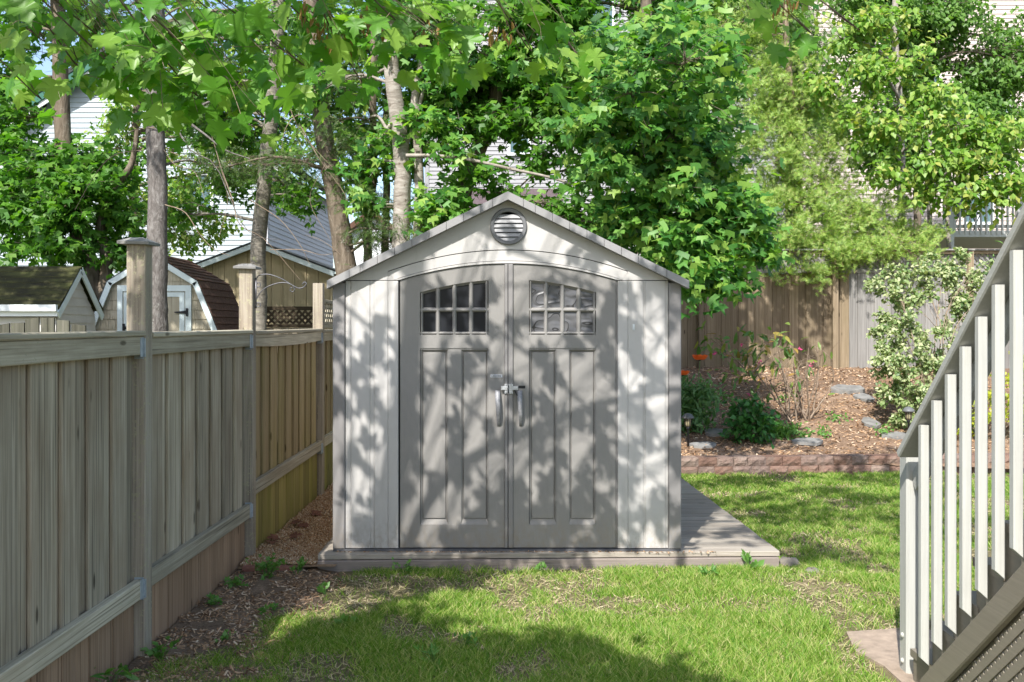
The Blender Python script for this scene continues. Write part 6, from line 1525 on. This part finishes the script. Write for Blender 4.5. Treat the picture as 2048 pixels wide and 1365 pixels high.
g_ = obj('lawn_grass', mesh_np('lawn_grass', np.concatenate(parts_V), np.concatenate(parts_F)), GRASS, None, kind='stuff')
tag(g_, 'short green lawn grass with thin dry patches', 'grass'); TRI['n'] += sum(len(f) for f in parts_F)

# dry thatch lying between the blades
r = np.random.default_rng(15); N = 90000; x = r.uniform(-1.5, 5.0, N); y = 3.6 + 7.6 * r.random(N) ** 1.25
k = inside_lawn(x, y) & (np.abs(x) < y * 0.56 + 0.2) & (r.random(N) < 0.18 + 0.82 * (1 - bare(x, y)))
x, y = x[k], y[k]; n = len(x); a = r.uniform(0, 2 * np.pi, n)
tip = np.stack([np.cos(a), np.sin(a), r.uniform(0.0, 0.5, n)], -1); nr = np.stack([r.normal(size=n) * .3, r.normal(size=n) * .3 - .2, np.ones(n)], -1)
z = 0.016 * (vnoise(x * 1.3, y * 1.3, 3) - 0.5) + 0.010 * (vnoise(x * 6, y * 6, 4) - 0.5) + r.uniform(0.001, 0.012, n)
l = r.uniform(.02, .06, n); V, Fc = scatter(TV, TF, np.stack([x, y, z], -1), tip, nr, np.stack([r.uniform(.003, .006, n) * (0.6 + y * 0.07), l, l], -1))
o = obj('dry_thatch', mesh_np('dry_thatch', V, Fc), THATCH, None, kind='stuff'); tag(o, 'dry tan grass thatch lying in the thin patches of the lawn', 'grass'); TRI['n'] += len(Fc)

CHIP_V = np.array([(-.5, 0, 0), (.5, 0, 0), (.5, 1, 0), (-.5, 1, 0), (-.4, .1, .18), (.42, .05, .2), (.4, .95, .16), (-.44, .9, .2)]); CHIP_F = np.array([(4, 5, 6, 7), (0, 1, 5, 4), (1, 2, 6, 5), (2, 3, 7, 6), (3, 0, 4, 7)])
def chips(name, label, n, fx, fy, fz, L, W_, seed, mat=CHIPS, cat='bark chips', keep=None, flat=0.35):
    r = np.random.default_rng(seed); x = fx(r, n); y = fy(r, n)
    if keep is not None:
        k = keep(x, y); x, y = x[k], y[k]
    m = len(x); a = r.uniform(0, 6.28, m)
    tip = np.stack([np.cos(a), np.sin(a), r.normal(size=m) * flat], -1); nr = np.stack([r.normal(size=m) * flat, r.normal(size=m) * flat, np.ones(m)], -1)
    l = r.uniform(.5, 1.3, m) * L; w = r.uniform(.5, 1.3, m) * W_
    V, Fc = scatter(CHIP_V, CHIP_F, np.stack([x, y, fz(x, y)], -1), tip, nr, np.stack([w, l, w], -1))
    o = obj(name, mesh_np(name, V, Fc), mat, None, kind='stuff'); tag(o, label, cat); TRI['n'] += 2 * len(Fc); return o
mz = lambda x, y: 0.014 + 0.030 * vnoise(x * 5, y * 5, 9) - 0.05 * np.clip((x + 1.32) / 0.4, 0, 1.0)
chips('bark_chips', 'scattered bark chips on the dark strip along the left fence', 9500, lambda r, n: r.uniform(-1.84, -0.78, n), lambda r, n: r.uniform(3.6, 6.52, n), mz, .030, .008, 71, keep=lambda x, y: vnoise(x * 7, y * 7, 44) > 0.28 + 0.5 * np.clip((x + 1.15) / 0.3, 0, 1))
chips('garden_chips', 'bark mulch and leaf litter covering the sloping garden bed', 16000, lambda r, n: r.uniform(0.9, 7.5, n), lambda r, n: 11.0 + 5.0 * r.random(n), lambda x, y: gz(x, y) - 0.015 + 0.05 * (vnoise(x * 2.2, y * 2.2, 21) - 0.5) + 0.025 * (vnoise(x * 9, y * 9, 22) - 0.5), .045, .016, 72, keep=lambda x, y: y > wall_y(x) + 0.17)
chips('platform_litter', 'tan wood crumbs lying along the shed sill on the platform', 420, lambda r, n: r.uniform(-1.2, 1.4, n), lambda r, n: 6.625 + 0.033 * 1.3 + np.abs(r.normal(size=n)) * 0.02, lambda x, y: 0.111 + 0 * x, .016, .006, 73)
OCT_V = np.array([(1, 0, 0), (-1, 0, 0), (0, 1, 0), (0, -1, 0), (0, 0, .7), (0, 0, -.7)], float) * 0.5; OCT_F = np.array([(0, 2, 4), (2, 1, 4), (1, 3, 4), (3, 0, 4), (2, 0, 5), (1, 2, 5), (3, 1, 5), (0, 3, 5)])
r = np.random.default_rng(74); n = 14000; x = r.uniform(-1.83, -1.32, n); y = 6.56 + 4.5 * r.random(n) ** 1.6
V, Fc = scatter(OCT_V, OCT_F, np.stack([x, y, 0.045 + 0.02 * vnoise(x * 4, y * 4, 11) + r.uniform(-.004, .008, n)], -1), rnd_dir(n, r), rnd_dir(n, r), r.uniform(.008, .02, n))
o = obj('pea_gravel', mesh_np('pea_gravel', V, Fc), STONES, None, kind='stuff'); tag(o, 'tan pea gravel filling the gap between fence and shed', 'gravel'); TRI['n'] += len(Fc)

# ================================================================== weeds and leaves
def weed(label, x, y, s, n, seed, T=OV, z=0.0, hang=-0.1, L=0.06, mat=WEED, name='weed'):
    r = np.random.default_rng(seed); root = thing(name, label, 'weed', (x, y, z)); T_, S, D = [], [], []
    for k in range(n):
        a = r.uniform(0, 6.28); e = np.array([x, y, z]) + np.array([math.cos(a) * s * r.uniform(.3, 1), math.sin(a) * s * r.uniform(.3, 1), s * r.uniform(.3, 1.1)])
        t = spline([(x, y, z), (np.array([x, y, z]) + e) / 2 + np.array([0, 0, s * .2]), e], 5); T_.append(t)
        for q in range(3): S.append(t[int(r.integers(2, 5))]); D.append(e - np.array([x, y, z]))
    L *= 0.62
    obj('stems', twig_mesh('stems', T_, 0.002, 0.001), mat, root, kind='stuff')
    V, Fc = leaf_cloud(T[0], T[1], np.array(S), unit(np.array(D)), r, L, 0.3, hang); obj('foliage', mesh_np('foliage', V, Fc), mat, root, kind='stuff')
weed('leafy green weed cluster at the foot of the second fence post', -1.60, 6.36, .13, 26, 1, MS, L=.05)
weed('broad-leaved weed in front of the gravel beside the platform', -1.42, 6.42, .10, 8, 2, OV, L=.075)
weed('small weeds trailing along the brown skirt boards', -1.73, 6.10, .08, 12, 3, MS, L=.045)
weed('lone weed at the skirt boards halfway between the two posts', -1.74, 5.72, .06, 8, 4, MS, L=.05)
weed('weed sprouting at the foot of the near fence post', -1.72, 4.78, .09, 12, 5, OV, L=.07)
weed('narrow-leaved weed growing against the near skirt boards', -1.80, 4.36, .14, 8, 6, LT, L=.13, hang=.3)
weed('small weed in the middle of the bark mulch strip', -1.38, 5.55, .07, 9, 7, OV, L=.05)
weed('weed seedling at the grassy edge of the bark mulch', -1.15, 6.00, .05, 6, 8, OV, L=.06)
weed('tiny weeds at the near end of the bark mulch', -1.50, 5.05, .06, 8, 9, OV, L=.045)
weed('tall dock leaves in front of the right end of the platform', 1.62, 6.60, .09, 5, 10, OV, L=.085, hang=-.6)
weed('broad weed growing against the platform front below the left door', -0.72, 6.50, .09, 9, 11, OV, L=.05)
weed('low rosette weed in the lawn before the platform right of centre', 1.28, 6.38, .07, 9, 12, LT, L=.07)
weed('clover patch in the shaded lawn near the bottom centre', -0.25, 5.0, .07, 10, 13, OV, L=.05)
weed('pale leaf weed in the shaded grass left of centre', -0.92, 5.35, .05, 5, 14, OV, L=.08)
weed('dandelion leaves in the near shaded lawn', -0.38, 4.75, .08, 9, 15, LT, L=.06)
weed('weed tuft against the platform front below the middle of the doors', 0.2, 6.52, .06, 7, 16, OV, L=.05)
def dry_leaf(label, x, y, z, s, seed):
    r = np.random.default_rng(seed); V, Fc = scatter(MAPLE_V, MAPLE_F, np.array([[x, y, z]]), rnd_dir(1, r) * np.array([1, 1, .1]), np.array([[.2, -.2, 1.]]), np.array([s]))
    o = obj('dry_leaf', mesh_np('dry_leaf', V, Fc), DRY); tag(o, label, 'leaf', 'dry leaves by the fence')
DRY = mat_plain('dry_brown_leaf', (0.16,0.07,0.045,1), 0.9, vary=0.4, scale=30)
for k in range(8):
    x = -1.80 + 0.14 * random.random(); y = 7.0 + 1.3 * random.random()
    dry_leaf('curled brown dead leaf among those lying at the fence foot on the gravel', x, y, 0.075, 0.10, 200 + k)
print('triangles in foliage', TRI['n'])
